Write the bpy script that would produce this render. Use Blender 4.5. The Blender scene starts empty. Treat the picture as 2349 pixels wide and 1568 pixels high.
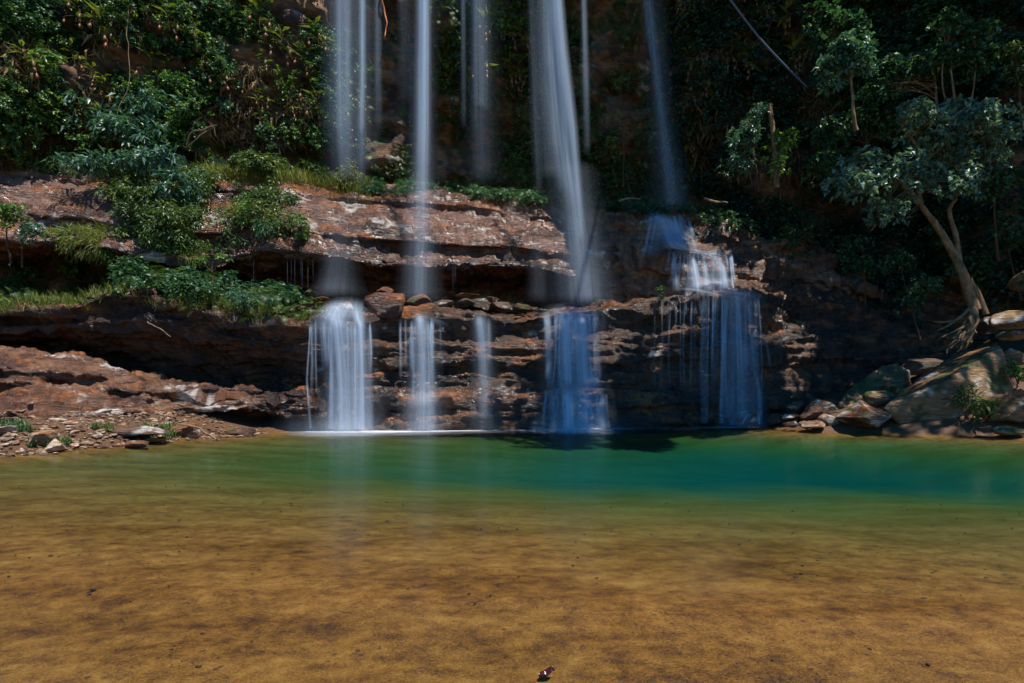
import bpy, bmesh, math, random
import numpy as np
from mathutils import Vector, Matrix
from mathutils.bvhtree import BVHTree

S = bpy.context.scene
C = S.collection
rng = np.random.default_rng(7)
random.seed(7)

# ------------------------------------------------------------------ camera
F, CX, HY, CH = 1305.0, 1174.5, 906.0, 1.2      # focal length, centre column, horizon row (photo units 2349 wide), eye height
cam_d = bpy.data.cameras.new('camera')
cam = bpy.data.objects.new('camera', cam_d); C.objects.link(cam)
cam.location = (0, 0, CH); cam.rotation_euler = (math.radians(90), 0, 0)
cam_d.sensor_width = 36.0; cam_d.lens = 36.0 * F / 2349.0
cam_d.shift_y = (HY - 784.0) / 2349.0
cam_d.clip_start = 0.05; cam_d.clip_end = 500
S.camera = cam

# ------------------------------------------------------------------ world, sun, exposure
SUN = Vector((0.24, -0.30, 0.92)).normalized()          # towards the sun
w = bpy.data.worlds.new('World'); S.world = w; w.use_nodes = True
nt = w.node_tree; nt.nodes.clear()
sky = nt.nodes.new('ShaderNodeTexSky'); sky.sky_type = 'NISHITA'; sky.sun_disc = False; sky.ozone_density = 6.0; sky.dust_density = 0.2
sky.sun_elevation = math.asin(SUN.z); sky.sun_rotation = math.atan2(SUN.x, SUN.y)
bg = nt.nodes.new('ShaderNodeBackground'); bg.inputs['Strength'].default_value = 0.115
wo = nt.nodes.new('ShaderNodeOutputWorld')
hs = nt.nodes.new('ShaderNodeHueSaturation'); hs.inputs['Saturation'].default_value = 1.75      # cool white balance of the picture
nt.links.new(sky.outputs[0], hs.inputs['Color']); nt.links.new(hs.outputs[0], bg.inputs[0]); nt.links.new(bg.outputs[0], wo.inputs[0])
sd = bpy.data.lights.new('sun', 'SUN'); sd.energy = 5.0; sd.angle = math.radians(0.5); sd.color = (1.0, 0.94, 0.84)
sun = bpy.data.objects.new('sun', sd); C.objects.link(sun)
sun.rotation_euler = SUN.to_track_quat('Z', 'Y').to_euler(); sun.location = (0, 0, 40)
S.view_settings.view_transform = 'Standard'; S.view_settings.look = 'None'
S.view_settings.exposure = 0.4; S.view_settings.gamma = 1.0; S.view_settings.use_curve_mapping = False
S.cycles.use_denoising = True
S.cycles.max_bounces = 4; S.cycles.diffuse_bounces = 2; S.cycles.glossy_bounces = 2
S.cycles.transmission_bounces = 3; S.cycles.volume_bounces = 1; S.cycles.transparent_max_bounces = 40
S.cycles.caustics_reflective = False; S.cycles.caustics_refractive = False
S.cycles.sample_clamp_indirect = 4.0

# ------------------------------------------------------------------ helpers
def at(px, py, Y):
    return np.array([(px - CX) / F * Y, Y, CH + (HY - py) / F * Y])
def project(P):
    P = np.asarray(P)
    return np.stack([CX + P[:, 0] / P[:, 1] * F, HY - (P[:, 2] - CH) / P[:, 1] * F], 1)

def _h(i, j, k):
    n = (i.astype(np.int64) * 374761393 + j.astype(np.int64) * 668265263 + k.astype(np.int64) * 1274126177) & 0xFFFFFFFF
    n = ((n ^ (n >> 13)) * 1103515245) & 0xFFFFFFFF
    n = ((n ^ (n >> 16)) * 2654435761) & 0xFFFFFFFF
    return ((n ^ (n >> 15)) & 0xFFFFFF) / float(0xFFFFFF) * 2 - 1
def vnoise(x, y, z):
    x, y, z = np.broadcast_arrays(np.asarray(x, float), np.asarray(y, float), np.asarray(z, float))
    i, j, k = np.floor(x), np.floor(y), np.floor(z)
    u, v, t = x - i, y - j, z - k
    i, j, k = i.astype(np.int64), j.astype(np.int64), k.astype(np.int64)
    s = lambda a: a * a * a * (a * (a * 6 - 15) + 10)
    u, v, t = s(u), s(v), s(t)
    r = 0
    for a in (0, 1):
        for b in (0, 1):
            for c in (0, 1):
                r = r + _h(i + a, j + b, k + c) * (u if a else 1 - u) * (v if b else 1 - v) * (t if c else 1 - t)
    return r
def fbm(x, y, z, o=4, g=0.5):
    r, a = 0, 1.0
    for n in range(o):
        r = r + a * vnoise(x + 17.3 * n, y - 9.1 * n, z + 5.7 * n); x, y, z, a = x * 2.03, y * 2.03, z * 2.03, a * g
    return r

def mesh_np(name, V, Fc, mat=None, parent=None, smooth=True, attrs=None, uv=None):
    V = np.asarray(V, np.float32); Fc = np.asarray(Fc, np.int32)
    me = bpy.data.meshes.new(name)
    n, k = Fc.shape
    me.vertices.add(len(V)); me.vertices.foreach_set('co', V.ravel())
    me.loops.add(n * k); me.loops.foreach_set('vertex_index', Fc.ravel())
    me.polygons.add(n); me.polygons.foreach_set('loop_start', np.arange(0, n * k, k, dtype=np.int32))
    me.polygons.foreach_set('loop_total', np.full(n, k, np.int32))
    me.polygons.foreach_set('use_smooth', np.full(n, bool(smooth)))
    if attrs:
        for a, d in attrs.items():
            at_ = me.attributes.new(a, 'FLOAT', 'POINT'); at_.data.foreach_set('value', np.asarray(d, np.float32))
    if uv is not None:
        l = me.uv_layers.new(name='UVMap'); l.data.foreach_set('uv', np.asarray(uv, np.float32)[Fc.ravel()].ravel())
    me.update(calc_edges=True)
    if mat: me.materials.append(mat)
    o = bpy.data.objects.new(name, me); C.objects.link(o)
    if parent: o.parent = parent
    return o
def tag(o, label=None, cat=None, group=None, kind=None):
    for k, v in (('label', label), ('category', cat), ('group', group), ('kind', kind)):
        if v: o[k] = v
    return o
def empty(name, loc, label, cat, group=None):
    o = bpy.data.objects.new(name, None); C.objects.link(o); o.location = tuple(float(a) for a in loc); o.empty_display_size = .2
    bpy.context.view_layer.update() if False else None
    return tag(o, label, cat, group)
def part(name, V, Fc, mat, root, **kw):
    V = np.asarray(V, float) - np.array(root.location)
    return mesh_np(name, V, Fc, mat, root, **kw)

# ------------------------------------------------------------------ materials
class N:
    def __init__(s, name):
        s.m = bpy.data.materials.new(name); s.m.use_nodes = True; s.t = s.m.node_tree; s.t.nodes.clear()
        s.out = s.n('OutputMaterial')
    def n(s, typ, **kw):
        x = s.t.nodes.new('ShaderNode' + typ)
        for k, v in kw.items(): setattr(x, k, v)
        return x
    def put(s, sock, v):
        if isinstance(v, bpy.types.NodeSocket): s.t.links.new(v, sock)
        elif v is not None: sock.default_value = (*v, 1) if isinstance(v, tuple) and len(v) == 3 and sock.type == 'RGBA' else v
    def math(s, op, a, b=None, clamp=False):
        x = s.n('Math', operation=op, use_clamp=clamp); s.put(x.inputs[0], a); s.put(x.inputs[1], b); return x.outputs[0]
    def mix(s, f, a, b, mode='MIX'):
        x = s.n('Mix', data_type='RGBA', blend_type=mode); s.put(x.inputs[0], f); s.put(x.inputs[6], a); s.put(x.inputs[7], b); return x.outputs[2]
    def mapping(s, v, sc=(1, 1, 1), loc=(0, 0, 0)):
        x = s.n('Mapping'); s.put(x.inputs[0], v); x.inputs[3].default_value = sc; x.inputs[1].default_value = loc; return x.outputs[0]
    def noise(s, v, scale, detail=4, rough=.55, dist=0):
        x = s.n('TexNoise'); s.put(x.inputs['Vector'], v); x.inputs['Scale'].default_value = scale; x.inputs['Detail'].default_value = detail
        x.inputs['Roughness'].default_value = rough; x.inputs['Distortion'].default_value = dist; return x.outputs[0]
    def ramp(s, f, stops, interp='LINEAR'):
        x = s.n('ValToRGB'); s.put(x.inputs[0], f); e = x.color_ramp.elements; x.color_ramp.interpolation = interp
        while len(e) < len(stops): e.new(.5)
        for q, (p, c) in zip(e, stops):
            q.position = p; q.color = (c, c, c, 1) if not isinstance(c, tuple) else (*c, 1)
        return x.outputs[0]
    def bump(s, h, st, d, nrm=None):
        x = s.n('Bump'); s.put(x.inputs['Height'], h); x.inputs['Strength'].default_value = st; x.inputs['Distance'].default_value = d
        if nrm: s.put(x.inputs['Normal'], nrm)
        return x.outputs[0]
    def coords(s): return s.n('TexCoord').outputs['Object']
    def pos(s): return s.n('NewGeometry').outputs['Position']
    def principled(s, col, rough, normal=None, spec=.5):
        p = s.n('BsdfPrincipled'); s.put(p.inputs['Base Color'], col); s.put(p.inputs['Roughness'], rough)
        s.put(p.inputs['Specular IOR Level'], spec)
        if normal: s.put(p.inputs['Normal'], normal)
        return p
    def done(s, sh): s.t.links.new(sh, s.out.inputs['Surface']); return s.m

def sstep(a, b, x): t = np.clip((x - a) / (b - a), 0, 1); return t * t * (3 - 2 * t)
def ramp_np(t, stops):
    p = [q[0] for q in stops]; return np.stack([np.interp(t, p, [q[1][i] for q in stops]) for i in range(3)], -1)
def lerp(a, b, t): return a + (b - a) * t[..., None]
def rock_cols(P, Nz, dark, mid, pale, orange=(.27, .085, .016), lichen=(.58, .54, .49), lt=.25, ot=.30, wet=.5, moss=0., mossc=(.055, .07, .012), seed=0., sc=1.0, up=.30, extra=0., streak=.6):
    """colour and roughness of weathered, water-stained rock at points P"""
    x, y, z = P[:, 0] * sc, P[:, 1] * sc, P[:, 2] * sc
    a = fbm(x * .55 + seed, y * .55, z * 1.0, 5, .6); b = fbm(x * .9, y * .9 + seed, z * 6.5, 4, .6); c = fbm(x * 9, y * 9, z * 9 + seed, 3, .6)
    t = .55 * a + .30 * b + .16 * c
    col = ramp_np(t, [(-.55, dark), (-.08, mid), (.28, pale), (.6, tuple(.5 * (m + q) for m, q in zip(mid, pale)))])
    om = sstep(ot, ot + .5, fbm(x * .7 + 31 + seed, y * .7, z * 2.6, 6, .68) + up * np.clip(Nz, -.3, 1) + extra)
    oc = np.array(orange) * (1.0 + .45 * c)[..., None]
    col = lerp(col, np.clip(oc, .004, 1), om * .75)
    lm = sstep(lt, lt + .25, fbm(x * .8 + 3 + seed, y * .8 + 9, z * 1.5, 6, .66) + .12 * Nz)
    col = lerp(col, np.array(lichen) * (1 + .25 * c)[..., None], lm * .75)
    st = 1 - streak * sstep(.05, .55, fbm(x * 3.0 + seed, y * 3.0, z * .28, 4, .6)) * (1 - .7 * np.clip(Nz, 0, 1))
    col = col * st[..., None]
    if moss:
        mm = sstep(.55 - moss, .72 - moss, fbm(x * 1.2, y * 1.2 + 40, z * 1.2 + seed, 5, .66) + .25 * Nz)
        col = lerp(col, np.array(mossc) * (1 + .6 * c)[..., None], mm)
    rg = np.clip(.66 - .44 * wet + .26 * fbm(x * 1.3 + 5, y * 1.3, z * .9 + 12, 4, .6), .23, .95)
    return np.clip(col, .003, .95), rg
def put_cols(me, col, rg):
    a = me.attributes.new('Col', 'FLOAT_COLOR', 'POINT'); a.data.foreach_set('color', np.concatenate([col, np.ones((len(col), 1))], 1).astype(np.float32).ravel())
    a = me.attributes.new('rgh', 'FLOAT', 'POINT'); a.data.foreach_set('value', rg.astype(np.float32))
def rock_mat(name, spec=.6, fine=1.0):
    n = N(name); P = n.pos()
    col = n.n('Attribute', attribute_name='Col').outputs['Color']; rg = n.n('Attribute', attribute_name='rgh').outputs['Fac']
    b = n.noise(n.mapping(P, (.8, .8, 3.6)), 5.0 * fine, 5, .68)
    col = n.mix(1.0, col, n.ramp(b, [(.34, .55), (.66, 1.4)]), 'MULTIPLY')
    f = n.noise(n.mapping(P, (1, 1, 1.7)), 21 * fine, 3, .7)
    return n.done(n.principled(col, rg, n.bump(n.math('ADD', b, n.math('MULTIPLY', f, .13)), 1.0, .12 / fine), spec).outputs[0])

def plain_mat(name, col, rough=.6, var=.4, scale=6, bump=.3, spec=.4, stretch=(1, 1, 1)):
    n = N(name); P = n.coords(); a = n.noise(n.mapping(P, stretch), scale, 6, .65)
    k = n.ramp(a, [(.3, tuple(c * (1 - var) for c in col)), (.7, tuple(min(1, c * (1 + var)) for c in col))])
    return n.done(n.principled(k, rough, n.bump(a, bump, .03), spec).outputs[0])

def leaf_mat(name, c0, c1, c2, rough=.42, trans=.28, spec=.5):
    n = N(name); r = n.n('Attribute', attribute_name='rnd').outputs['Fac']
    col = n.ramp(r, [(0, c0), (.55, c1), (1, c2)])
    p = n.principled(col, rough, None, spec)
    t = n.n('BsdfTranslucent'); n.put(t.inputs[0], n.mix(1.0, col, (1.3, 1.5, .7, 1), 'MULTIPLY'))
    m = n.n('MixShader'); m.inputs[0].default_value = trans
    n.t.links.new(p.outputs[0], m.inputs[1]); n.t.links.new(t.outputs[0], m.inputs[2])
    return n.done(m.outputs[0])

def water_veil(name, tint=(.68, .82, 1.0), streak=.6, gain=1.0):  # bluish tint paints the cool light on the falls into the water
    n = N(name); op = n.n('Attribute', attribute_name='op').outputs['Fac']
    uv = n.n('TexCoord').outputs['UV']
    s1 = n.noise(n.mapping(uv, (11, .07, 1)), 1.0, 2, .5)
    s2 = n.noise(n.mapping(uv, (2.4, .10, 1), (3, 1, 0)), 1.0, 2, .5)
    st = n.ramp(n.math('ADD', n.math('MULTIPLY', s1, .55), n.math('MULTIPLY', s2, .45)), [(.36, 1 - streak), (.64, 1.0 + .4 * streak)])
    al = n.math('MULTIPLY', n.math('MULTIPLY', op, st), gain, True)
    d = n.n('BsdfDiffuse'); d.inputs[0].default_value = (*tint, 1)
    t = n.n('BsdfTranslucent'); t.inputs[0].default_value = (*tint, 1)
    a = n.n('MixShader'); a.inputs[0].default_value = .45
    n.t.links.new(d.outputs[0], a.inputs[1]); n.t.links.new(t.outputs[0], a.inputs[2])
    tr = n.n('BsdfTransparent'); m = n.n('MixShader'); n.put(m.inputs[0], al)
    n.t.links.new(tr.outputs[0], m.inputs[1]); n.t.links.new(a.outputs[0], m.inputs[2])
    return n.done(m.outputs[0])
# ------------------------------------------------------------------ the rock: lofted ledges, in metres
ROCK = rock_mat('weathered_rock')
WET = rock_mat('wet_rock', .7)
K_MID = dict(stain_and_sun=lambda V, v: .42 * np.exp(-((V[:, 2] - np.interp(V[:, 0], M1[:, 0], M1[:, 2]) + .35) / .75) ** 2), dark=(.028, .010, .005), mid=(.128, .047, .022), pale=(.22, .118, .085), lt=.85, ot=.50, wet=.95, streak=.45)
K_LOW = dict(stain_and_sun=lambda V, v: .30 * np.exp(-((V[:, 2] - np.interp(V[:, 0], L1[:, 0], L1[:, 2])) / .35) ** 2) + .10 * (V[:, 0] > 3.5) + .30 * sstep(8, 10, V[:, 0]), dark=(.013, .005, .002), mid=(.055, .020, .006), pale=(.10, .040, .015), lt=1.3, ot=.60, wet=.75, streak=.7)  # orange stain at the lip; far right, missing warm sun put into colour
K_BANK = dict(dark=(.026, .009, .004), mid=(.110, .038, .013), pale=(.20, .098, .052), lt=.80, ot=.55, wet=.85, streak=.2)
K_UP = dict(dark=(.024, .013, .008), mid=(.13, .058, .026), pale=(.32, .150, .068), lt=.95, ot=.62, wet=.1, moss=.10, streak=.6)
K_RIGHT = dict(dark=(.045, .022, .014), mid=(.19, .078, .032), pale=(.30, .155, .088), lt=1.3, ot=.30, wet=.75, streak=.6)  # dim warm sun on the right step is put into this lighter palette

SURF = {}          # every loft's vertices and normals, for planting
def world(pts):    # control points (column, row, distance) to metres
    a = np.array([at(*p) for p in pts]); return a[np.argsort(a[:, 0])]
def loft(name, mat, kc, contours, x0, x1, dx, dz, amp=.16, layer=.30, seed=0, blocks=.10, soft=1, low=.35, crack=.07, crag=.22):
    xs = np.arange(x0, x1 + dx / 2, dx)
    rows = []
    for c in contours:
        c = np.asarray(c, float); rows.append(np.stack([np.interp(xs, c[:, 0], c[:, 1]), np.interp(xs, c[:, 0], c[:, 2])], 1))
    G = []
    for a, b in zip(rows[:-1], rows[1:]):
        k = max(2, int(np.median(np.hypot(*(b - a).T)) / dz))
        for t in np.arange(k) / k: G.append(a + (b - a) * t)
    G.append(rows[-1]); G = np.array(G)                       # rows x cols x (y,z)
    for _ in range(soft): G[1:-1] = .5 * G[1:-1] + .25 * (G[:-2] + G[2:])
    X = np.broadcast_to(xs, G.shape[:2]).copy(); Y = G[..., 0]; Z = G[..., 1]
    def normals(X, Y, Z):
        P = np.stack([X, Y, Z], -1); du = np.gradient(P, axis=1); dv = np.gradient(P, axis=0)
        n = np.cross(dv, du); n /= np.linalg.norm(n, axis=-1, keepdims=True) + 1e-9; return n
    n = normals(X, Y, Z)
    zw = Z + .35 * vnoise(X * .22 + seed, Y * .2, 3.3) + .12 * vnoise(X * .9, Y * .9, seed) + .05 * X * math.sin(seed)
    lay = zw / layer + .9 * vnoise(0 * X, zw * .8, seed + 5.5)
    li = np.floor(lay); lf = lay - li
    wid = .9 + .8 * np.abs(_h(li.astype(int), (li * 0).astype(int) + int(seed * 3), (li * 0).astype(int)))
    xb = X / wid + 7 * _h(li.astype(int), (li * 0).astype(int) + 11, (li * 0).astype(int)) + .25 * vnoise(X * 2, Z * 2, seed)
    bi = np.floor(xb); bf = xb - bi
    bm = np.clip(.5 + 1.6 * fbm(X * .45 + 3 * seed, Y * .4, Z * .6 - seed, 3), .12, 1.25)
    blocks = blocks * bm
    d = amp * .8 * (_h(li.astype(int), (li * 0).astype(int) + 3, (li * 0).astype(int)) * vnoise(X * .5, li * 3.7, seed + 1.1))
    d = d + blocks * _h(li.astype(int), bi.astype(int), (li * 0).astype(int) + int(seed * 7))
    gl = np.minimum(lf, 1 - lf) * layer; gb = np.minimum(bf, 1 - bf) * wid
    d = d - .55 * blocks * np.exp(-(gl / .030) ** 2) - .45 * blocks * np.exp(-(gb / .030) ** 2)
    d = d + low * fbm(X * .35, Y * .35 + seed, Z * .45, 3) + amp * .55 * fbm(X * 1.5, Y * 1.5, Z * 2.6 + seed, 4, .55)
    q1 = fbm(X * .55 + 9 * seed, Y * .55, Z * 1.25, 3); q2 = fbm(X * .8 + 4, Y * .8 + seed, Z * 4.2, 3)
    d = d - crack * np.exp(-(q1 / .030) ** 2) - .6 * crack * np.exp(-(q2 / .045) ** 2)          # fractures
    d = d + crag * (.35 - np.abs(fbm(X * .45, Y * .45 - seed, Z * 3.4, 5, .52)))                       # craggy relief
    edge = np.ones(G.shape[:2])
    X = X + n[..., 0] * d * edge; Y = Y + n[..., 1] * d * edge; Z = Z + n[..., 2] * d * edge
    r, k = X.shape
    V = np.stack([X, Y, Z], -1).reshape(-1, 3)
    q = (np.arange(r - 1)[:, None] * k + np.arange(k - 1)[None]).ravel()
    Fc = np.stack([q, q + k, q + k + 1, q + 1], 1)
    o = mesh_np(name, V, Fc, mat); o['kind'] = 'structure'
    nn = normals(X, Y, Z).reshape(-1, 3)
    kc = dict(kc); ex = kc.pop('stain_and_sun', None)
    vv = np.broadcast_to(np.linspace(0, 1, r)[:, None], (r, k)).ravel()
    if ex: kc['extra'] = ex(V, vv)
    put_cols(o.data, *rock_cols(V, nn[:, 2], seed=seed * 3.1, **kc))
    SURF[name] = (V, normals(X, Y, Z).reshape(-1, 3), Fc)
    return o

# upper cliff: an amphitheatre whose rim overhangs above the frame
def between(a, b, t, dy=0, dz=0):     # a bedding line part way down from contour a to contour b
    xs = np.linspace(-30, 30, 241); f = lambda c: np.stack([xs, np.interp(xs, c[:, 0], c[:, 1]), np.interp(xs, c[:, 0], c[:, 2])], 1)
    r = f(np.asarray(a)) * (1 - t) + f(np.asarray(b)) * t; r[:, 1] += dy; r[:, 2] += dz; return r
def shift(c, dy, dz): c = np.array(c, float); c[:, 1] += dy; c[:, 2] += dz; return c
U1 = [(-30, 15, 26), (-16, 22.4, 25), (-9, 23.9, 25), (-7.5, 23.4, 25), (0, 22.0, 25), (5, 20.2, 25), (7.5, 17.5, 25), (10.8, 16, 25), (11.4, 19.5, 25), (12.6, 19.5, 25), (13.4, 19.6, 26), (17, 18.6, 26), (19, 15.0, 27), (30, 8, 28)]  # unseen right rim shaped for light: pushed forward to shade, notched for a sun patch
U2 = [(-30, 16, 18), (-16, 22.3, 18), (-9.5, 24, 18), (-7.6, 25.3, 18), (0, 26.0, 18), (5, 25.8, 18), (6.6, 25.0, 18), (9, 25, 18), (14, 23.5, 18), (20, 19, 18), (30, 9, 18)]
U3 = [(-30, 17, 14), (-16, 22.8, 14), (-9.5, 24.6, 14), (-7.8, 26, 14), (0, 26.8, 14), (5, 26.6, 14), (7, 26.4, 14), (10, 25.6, 14), (14, 24.5, 14), (20, 20.5, 13), (30, 10, 13)]
U4 = [(-30, 17.5, 11), (-16, 23.2, 11.3), (-9.5, 25.2, 11.4), (-7.8, 27, 11), (0, 28, 10.6), (5, 28, 10.6), (8, 27.2, 10), (11, 26.5, 9.5), (15, 25.2, 8.5), (20, 22, 7.5), (30, 11, 7)]
U5 = [(-30, 18.5, 5), (-16, 25, 5), (0, 30, 5), (8, 28, 6), (12, 26.6, 5), (16, 25, 3.0), (20, 23.5, 2.0), (30, 13, 1.0)]
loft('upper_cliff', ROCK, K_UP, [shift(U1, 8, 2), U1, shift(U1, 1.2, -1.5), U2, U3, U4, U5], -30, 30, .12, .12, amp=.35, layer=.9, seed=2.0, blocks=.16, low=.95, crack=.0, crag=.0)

# middle ledge: sloping wet face above a deep undercut
M1 = world([(-500, 320, 20.5), (0, 365, 22), (200, 388, 22.5), (450, 398, 23), (700, 408, 24), (830, 436, 24.5), (1000, 436, 25), (1120, 445, 25), (1250, 466, 25), (1330, 480, 25), (1420, 490, 25.5), (1700, 500, 27)])
M2 = world([(-500, 420, 19.4), (0, 450, 20.6), (300, 478, 20.9), (500, 490, 21.3), (700, 500, 22), (1000, 520, 22.9), (1250, 545, 23.4), (1400, 560, 23.9), (1700, 580, 26)])
M3 = world([(-500, 540, 18.8), (0, 548, 19.7), (180, 560, 19.8), (330, 590, 19.9), (420, 600, 20), (500, 598, 20.2), (560, 582, 20.5), (640, 570, 20.7), (700, 578, 21), (850, 606, 21.5), (1000, 614, 21.9), (1120, 606, 22.1), (1240, 616, 22.4), (1330, 640, 22.9), (1420, 660, 23.6), (1700, 670, 26)])
loft('middle_ledge', WET, K_MID, [shift(M1, 5, .4), shift(M1, .4, .05), M1, between(M1, M2, .40, -.10, .0), between(M1, M2, .46, .12, -.04), M2, between(M2, M3, .42, -.14, .0), between(M2, M3, .50, .14, -.05), M3, shift(M3, .35, -.12), shift(M3, 3.2, -.1), shift(M3, 4.3, -1.2), shift(M3, 4.6, -4)], -26, 9.5, .055, .055, amp=.18, layer=.22, seed=1.0, blocks=.06, low=.26, crag=.15)

# lower shelf: the lip the water falls from, its face and the undercut beneath
L1 = world([(-500, 712, 16.6), (0, 712, 17.6), (140, 704, 17.9), (230, 668, 18.2), (330, 660, 18.4), (385, 682, 18.5), (450, 712, 18.5), (560, 738, 18.5), (650, 747, 18.6), (730, 734, 18.9), (850, 738, 19.1), (930, 720, 19.4), (1050, 718, 19.6), (1240, 718, 20),
            (1390, 710, 20.4), (1430, 700, 20.5), (1480, 690, 20.7), (1560, 678, 21.1), (1700, 676, 21.5), (1800, 690, 21.9), (1950, 704, 22.4), (2100, 765, 22.6), (2500, 790, 22.6)])
L2 = world([(-500, 760, 16.7), (0, 756, 17.8), (230, 738, 18.3), (330, 728, 18.6), (450, 752, 18.7), (560, 780, 18.6), (700, 790, 18.7), (850, 800, 18.9), (930, 790, 19.2), (1050, 790, 19.5), (1240, 790, 19.8), (1390, 775, 20.4), (1560, 770, 21.1), (1650, 772, 21.1), (1750, 772, 21.2), (1950, 778, 22), (2100, 815, 22.2), (2500, 830, 22)])
L3 = world([(-500, 790, 19), (0, 800, 20.3), (300, 850, 20.6), (500, 880, 20.6), (640, 890, 20.0), (720, 880, 19.2), (850, 880, 19.0), (1050, 880, 19.4), (1240, 890, 19.9), (1390, 890, 20.4), (1560, 880, 20.9), (1750, 880, 21.3), (1950, 880, 21.9), (2100, 870, 22), (2500, 880, 22)])
L4 = np.array([(-26, 17, .6), (-12, 20.4, .4), (-8, 20.2, .2), (-6.6, 18.9, 0), (-5, 18.5, 0), (-3, 18.9, 0), (0, 19.6, 0), (2, 20.2, 0), (5, 20.6, 0), (9, 21.4, 0), (13, 21.6, 0), (26, 22, 0)])
LS = shift(L1, .9, .12); LS[:, 1] += .4 * sstep(6, 9, LS[:, 0]); LS[:, 2] += .85 * sstep(6, 9, LS[:, 0])      # the shelf top climbs to the right
loft('lower_ledge', WET, K_LOW, [shift(L1, 7, .9), LS, L1, shift(L1, .02, -.25), between(L1, L2, .72, .28, 0), between(L1, L2, .82, .26, 0), L2, between(L2, L3, .45, -.02, 0), between(L2, L3, .52, .16, 0), L3, between(L3, L4, .45, -.20, 0), between(L3, L4, .55, .05, 0), L4, shift(L4, .2, -3.5)], -24, 22, .055, .055, amp=.20, layer=.33, seed=4.0, blocks=.07, low=.26)

# right steps: block, cascade step and shelf behind the lower ledge
R1 = world([(1388, 492, 24.6), (1450, 488, 24.8), (1560, 496, 25.2), (1700, 522, 25), (1850, 548, 24.8), (1960, 592, 24.5), (2150, 650, 24), (2500, 680, 24)])
R2 = world([(1388, 540, 24.0), (1450, 560, 23.5), (1510, 578, 22.9), (1600, 580, 22.7), (1660, 592, 22.7), (1800, 604, 23.2), (1950, 640, 23.4), (2150, 690, 23.5), (2500, 700, 23.5)])
R3 = world([(1388, 660, 24.1), (1450, 668, 23.4), (1510, 672, 22.8), (1600, 676, 22.5), (1700, 668, 22.5), (1800, 656, 22.9), (1950, 668, 23.3), (2150, 740, 23.3), (2500, 760, 23.3)])
loft('right_step', WET, K_RIGHT, [shift(R1, 4, .6), R1, between(R1, R2, .45, -.12, .10), between(R1, R2, .55, .10, -.05), R2, shift(R2, -.02, -.35), between(R2, R3, .45, -.04, 0), between(R2, R3, .55, .16, 0), R3, shift(R3, .5, -1.2)], 3.9, 24, .055, .055, amp=.30, layer=.42, seed=6.0, blocks=.09, low=.30)

# left bank slabs
B1 = world([(-500, 770, 15.6), (0, 806, 16.9), (90, 828, 17.1), (215, 850, 17.3), (270, 852, 17.4), (330, 874, 17.7), (400, 890, 17.9), (500, 894, 18.1), (700, 908, 18.7), (770, 935, 18.9), (830, 975, 19.2)])
B2 = world([(-500, 905, 12.4), (0, 905, 14.8), (150, 912, 15.3), (260, 914, 15.9), (400, 914, 17.0), (560, 918, 17.7), (700, 930, 18.3), (770, 950, 18.7), (830, 982, 19.1)])
B3 = world([(-500, 962, 12.0), (0, 956, 14.0), (130, 966, 14.5), (250, 962, 15.2), (330, 946, 16.1), (450, 934, 16.9), (560, 934, 17.5), (620, 946, 17.8), (700, 954, 18.2), (770, 968, 18.6), (830, 990, 19.1)])
B4 = shift(B3, 1.3, -.12); B5 = shift(B3, 1.6, -1.2)
B1b = shift(B1, 2.2, -.1)
loft('left_slab', WET, K_BANK, [shift(B1, 4, -.6), B1b, B1, between(B1, B2, .34, -.22, .12), between(B1, B2, .42, .14, -.14), between(B1, B2, .70, -.20, .10), between(B1, B2, .78, .14, -.13), B2, B3, shift(B3, .10, -.10), B4, B5], -24, -5.2, .05, .05, amp=.26, layer=.20, seed=8.0, blocks=.085, low=.20, crack=.10, crag=.30)

# ground: pool bed, beach and the forest floor, one sheet
def bed_z(x, y):
    near = (y - (3.35 - .10 * x + .30 * vnoise(x * .5, 2.2, 1.1) + .12 * vnoise(x * 1.7, 7.2, 1.1)))
    d = np.where(near < 0, near * .035, -(near * .060 + .0025 * near ** 2))
    d = np.where(d < 0, d * (.42 + .58 * sstep(-7.5, 1.5, x + .18 * (y - 10))), d)      # the pool is shallower towards the left
    wy = np.interp(x, L4[:, 0], L4[:, 1]) - y                           # metres from the foot of the falls
    z = np.maximum(np.maximum(d, -1.25), -.22 - .16 * np.maximum(wy, 0))
    sh_x = np.array([-30, -10.5, -9.7, -9.2, -8.9, -8.4, -7.7]); sh_y = np.array([3, 11.5, 12.6, 14, 15.35, 16.7, 17.3])
    e = (y - (np.interp(x, sh_x, sh_y) + np.maximum(0, x + 7.7) * 2.2))                       # left gravel bank, metres inland
    e = np.maximum(e, (-7.2 - x) * .8 - 1.4 + 0 * y - np.maximum(0, 17.3 - y) * .9)
    bank = np.where(e > 0, .02 + .16 * np.minimum(e, 4), e * .030 - .003 * e * e)
    r = x - np.interp(y, [0, 8, 14, 16, 18, 30], [30, 19, 14.8, 13.3, 9.5, 6.0])   # right bank
    rb = np.where(r > 0, .02 + .30 * r, r * .05 - .02 * r * r)
    smax = lambda p, q, w: .5 * (p + q + np.sqrt((p - q) ** 2 + w * w))
    z = smax(z, np.minimum(bank, .75), .12) ; z = smax(z, np.minimum(rb, 4.5), .12)
    return z
def spaced(a, b, d0, d1, n): t = np.linspace(0, 1, n); return a + (b - a) * (d0 * t + (1 - d0) * t ** d1)
gx = np.sign(np.linspace(-1, 1, 421)) * (np.abs(np.linspace(-1, 1, 421)) ** 1.7 * 60)
gy = np.concatenate([np.linspace(-40, .5, 40)[:-1], .5 + 5.5 * np.linspace(0, 1, 170) ** 1.15, np.linspace(6.06, 27, 220), np.linspace(28, 60, 12)])
GX, GY = np.meshgrid(gx, gy)
GZ = bed_z(GX, GY)
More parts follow.
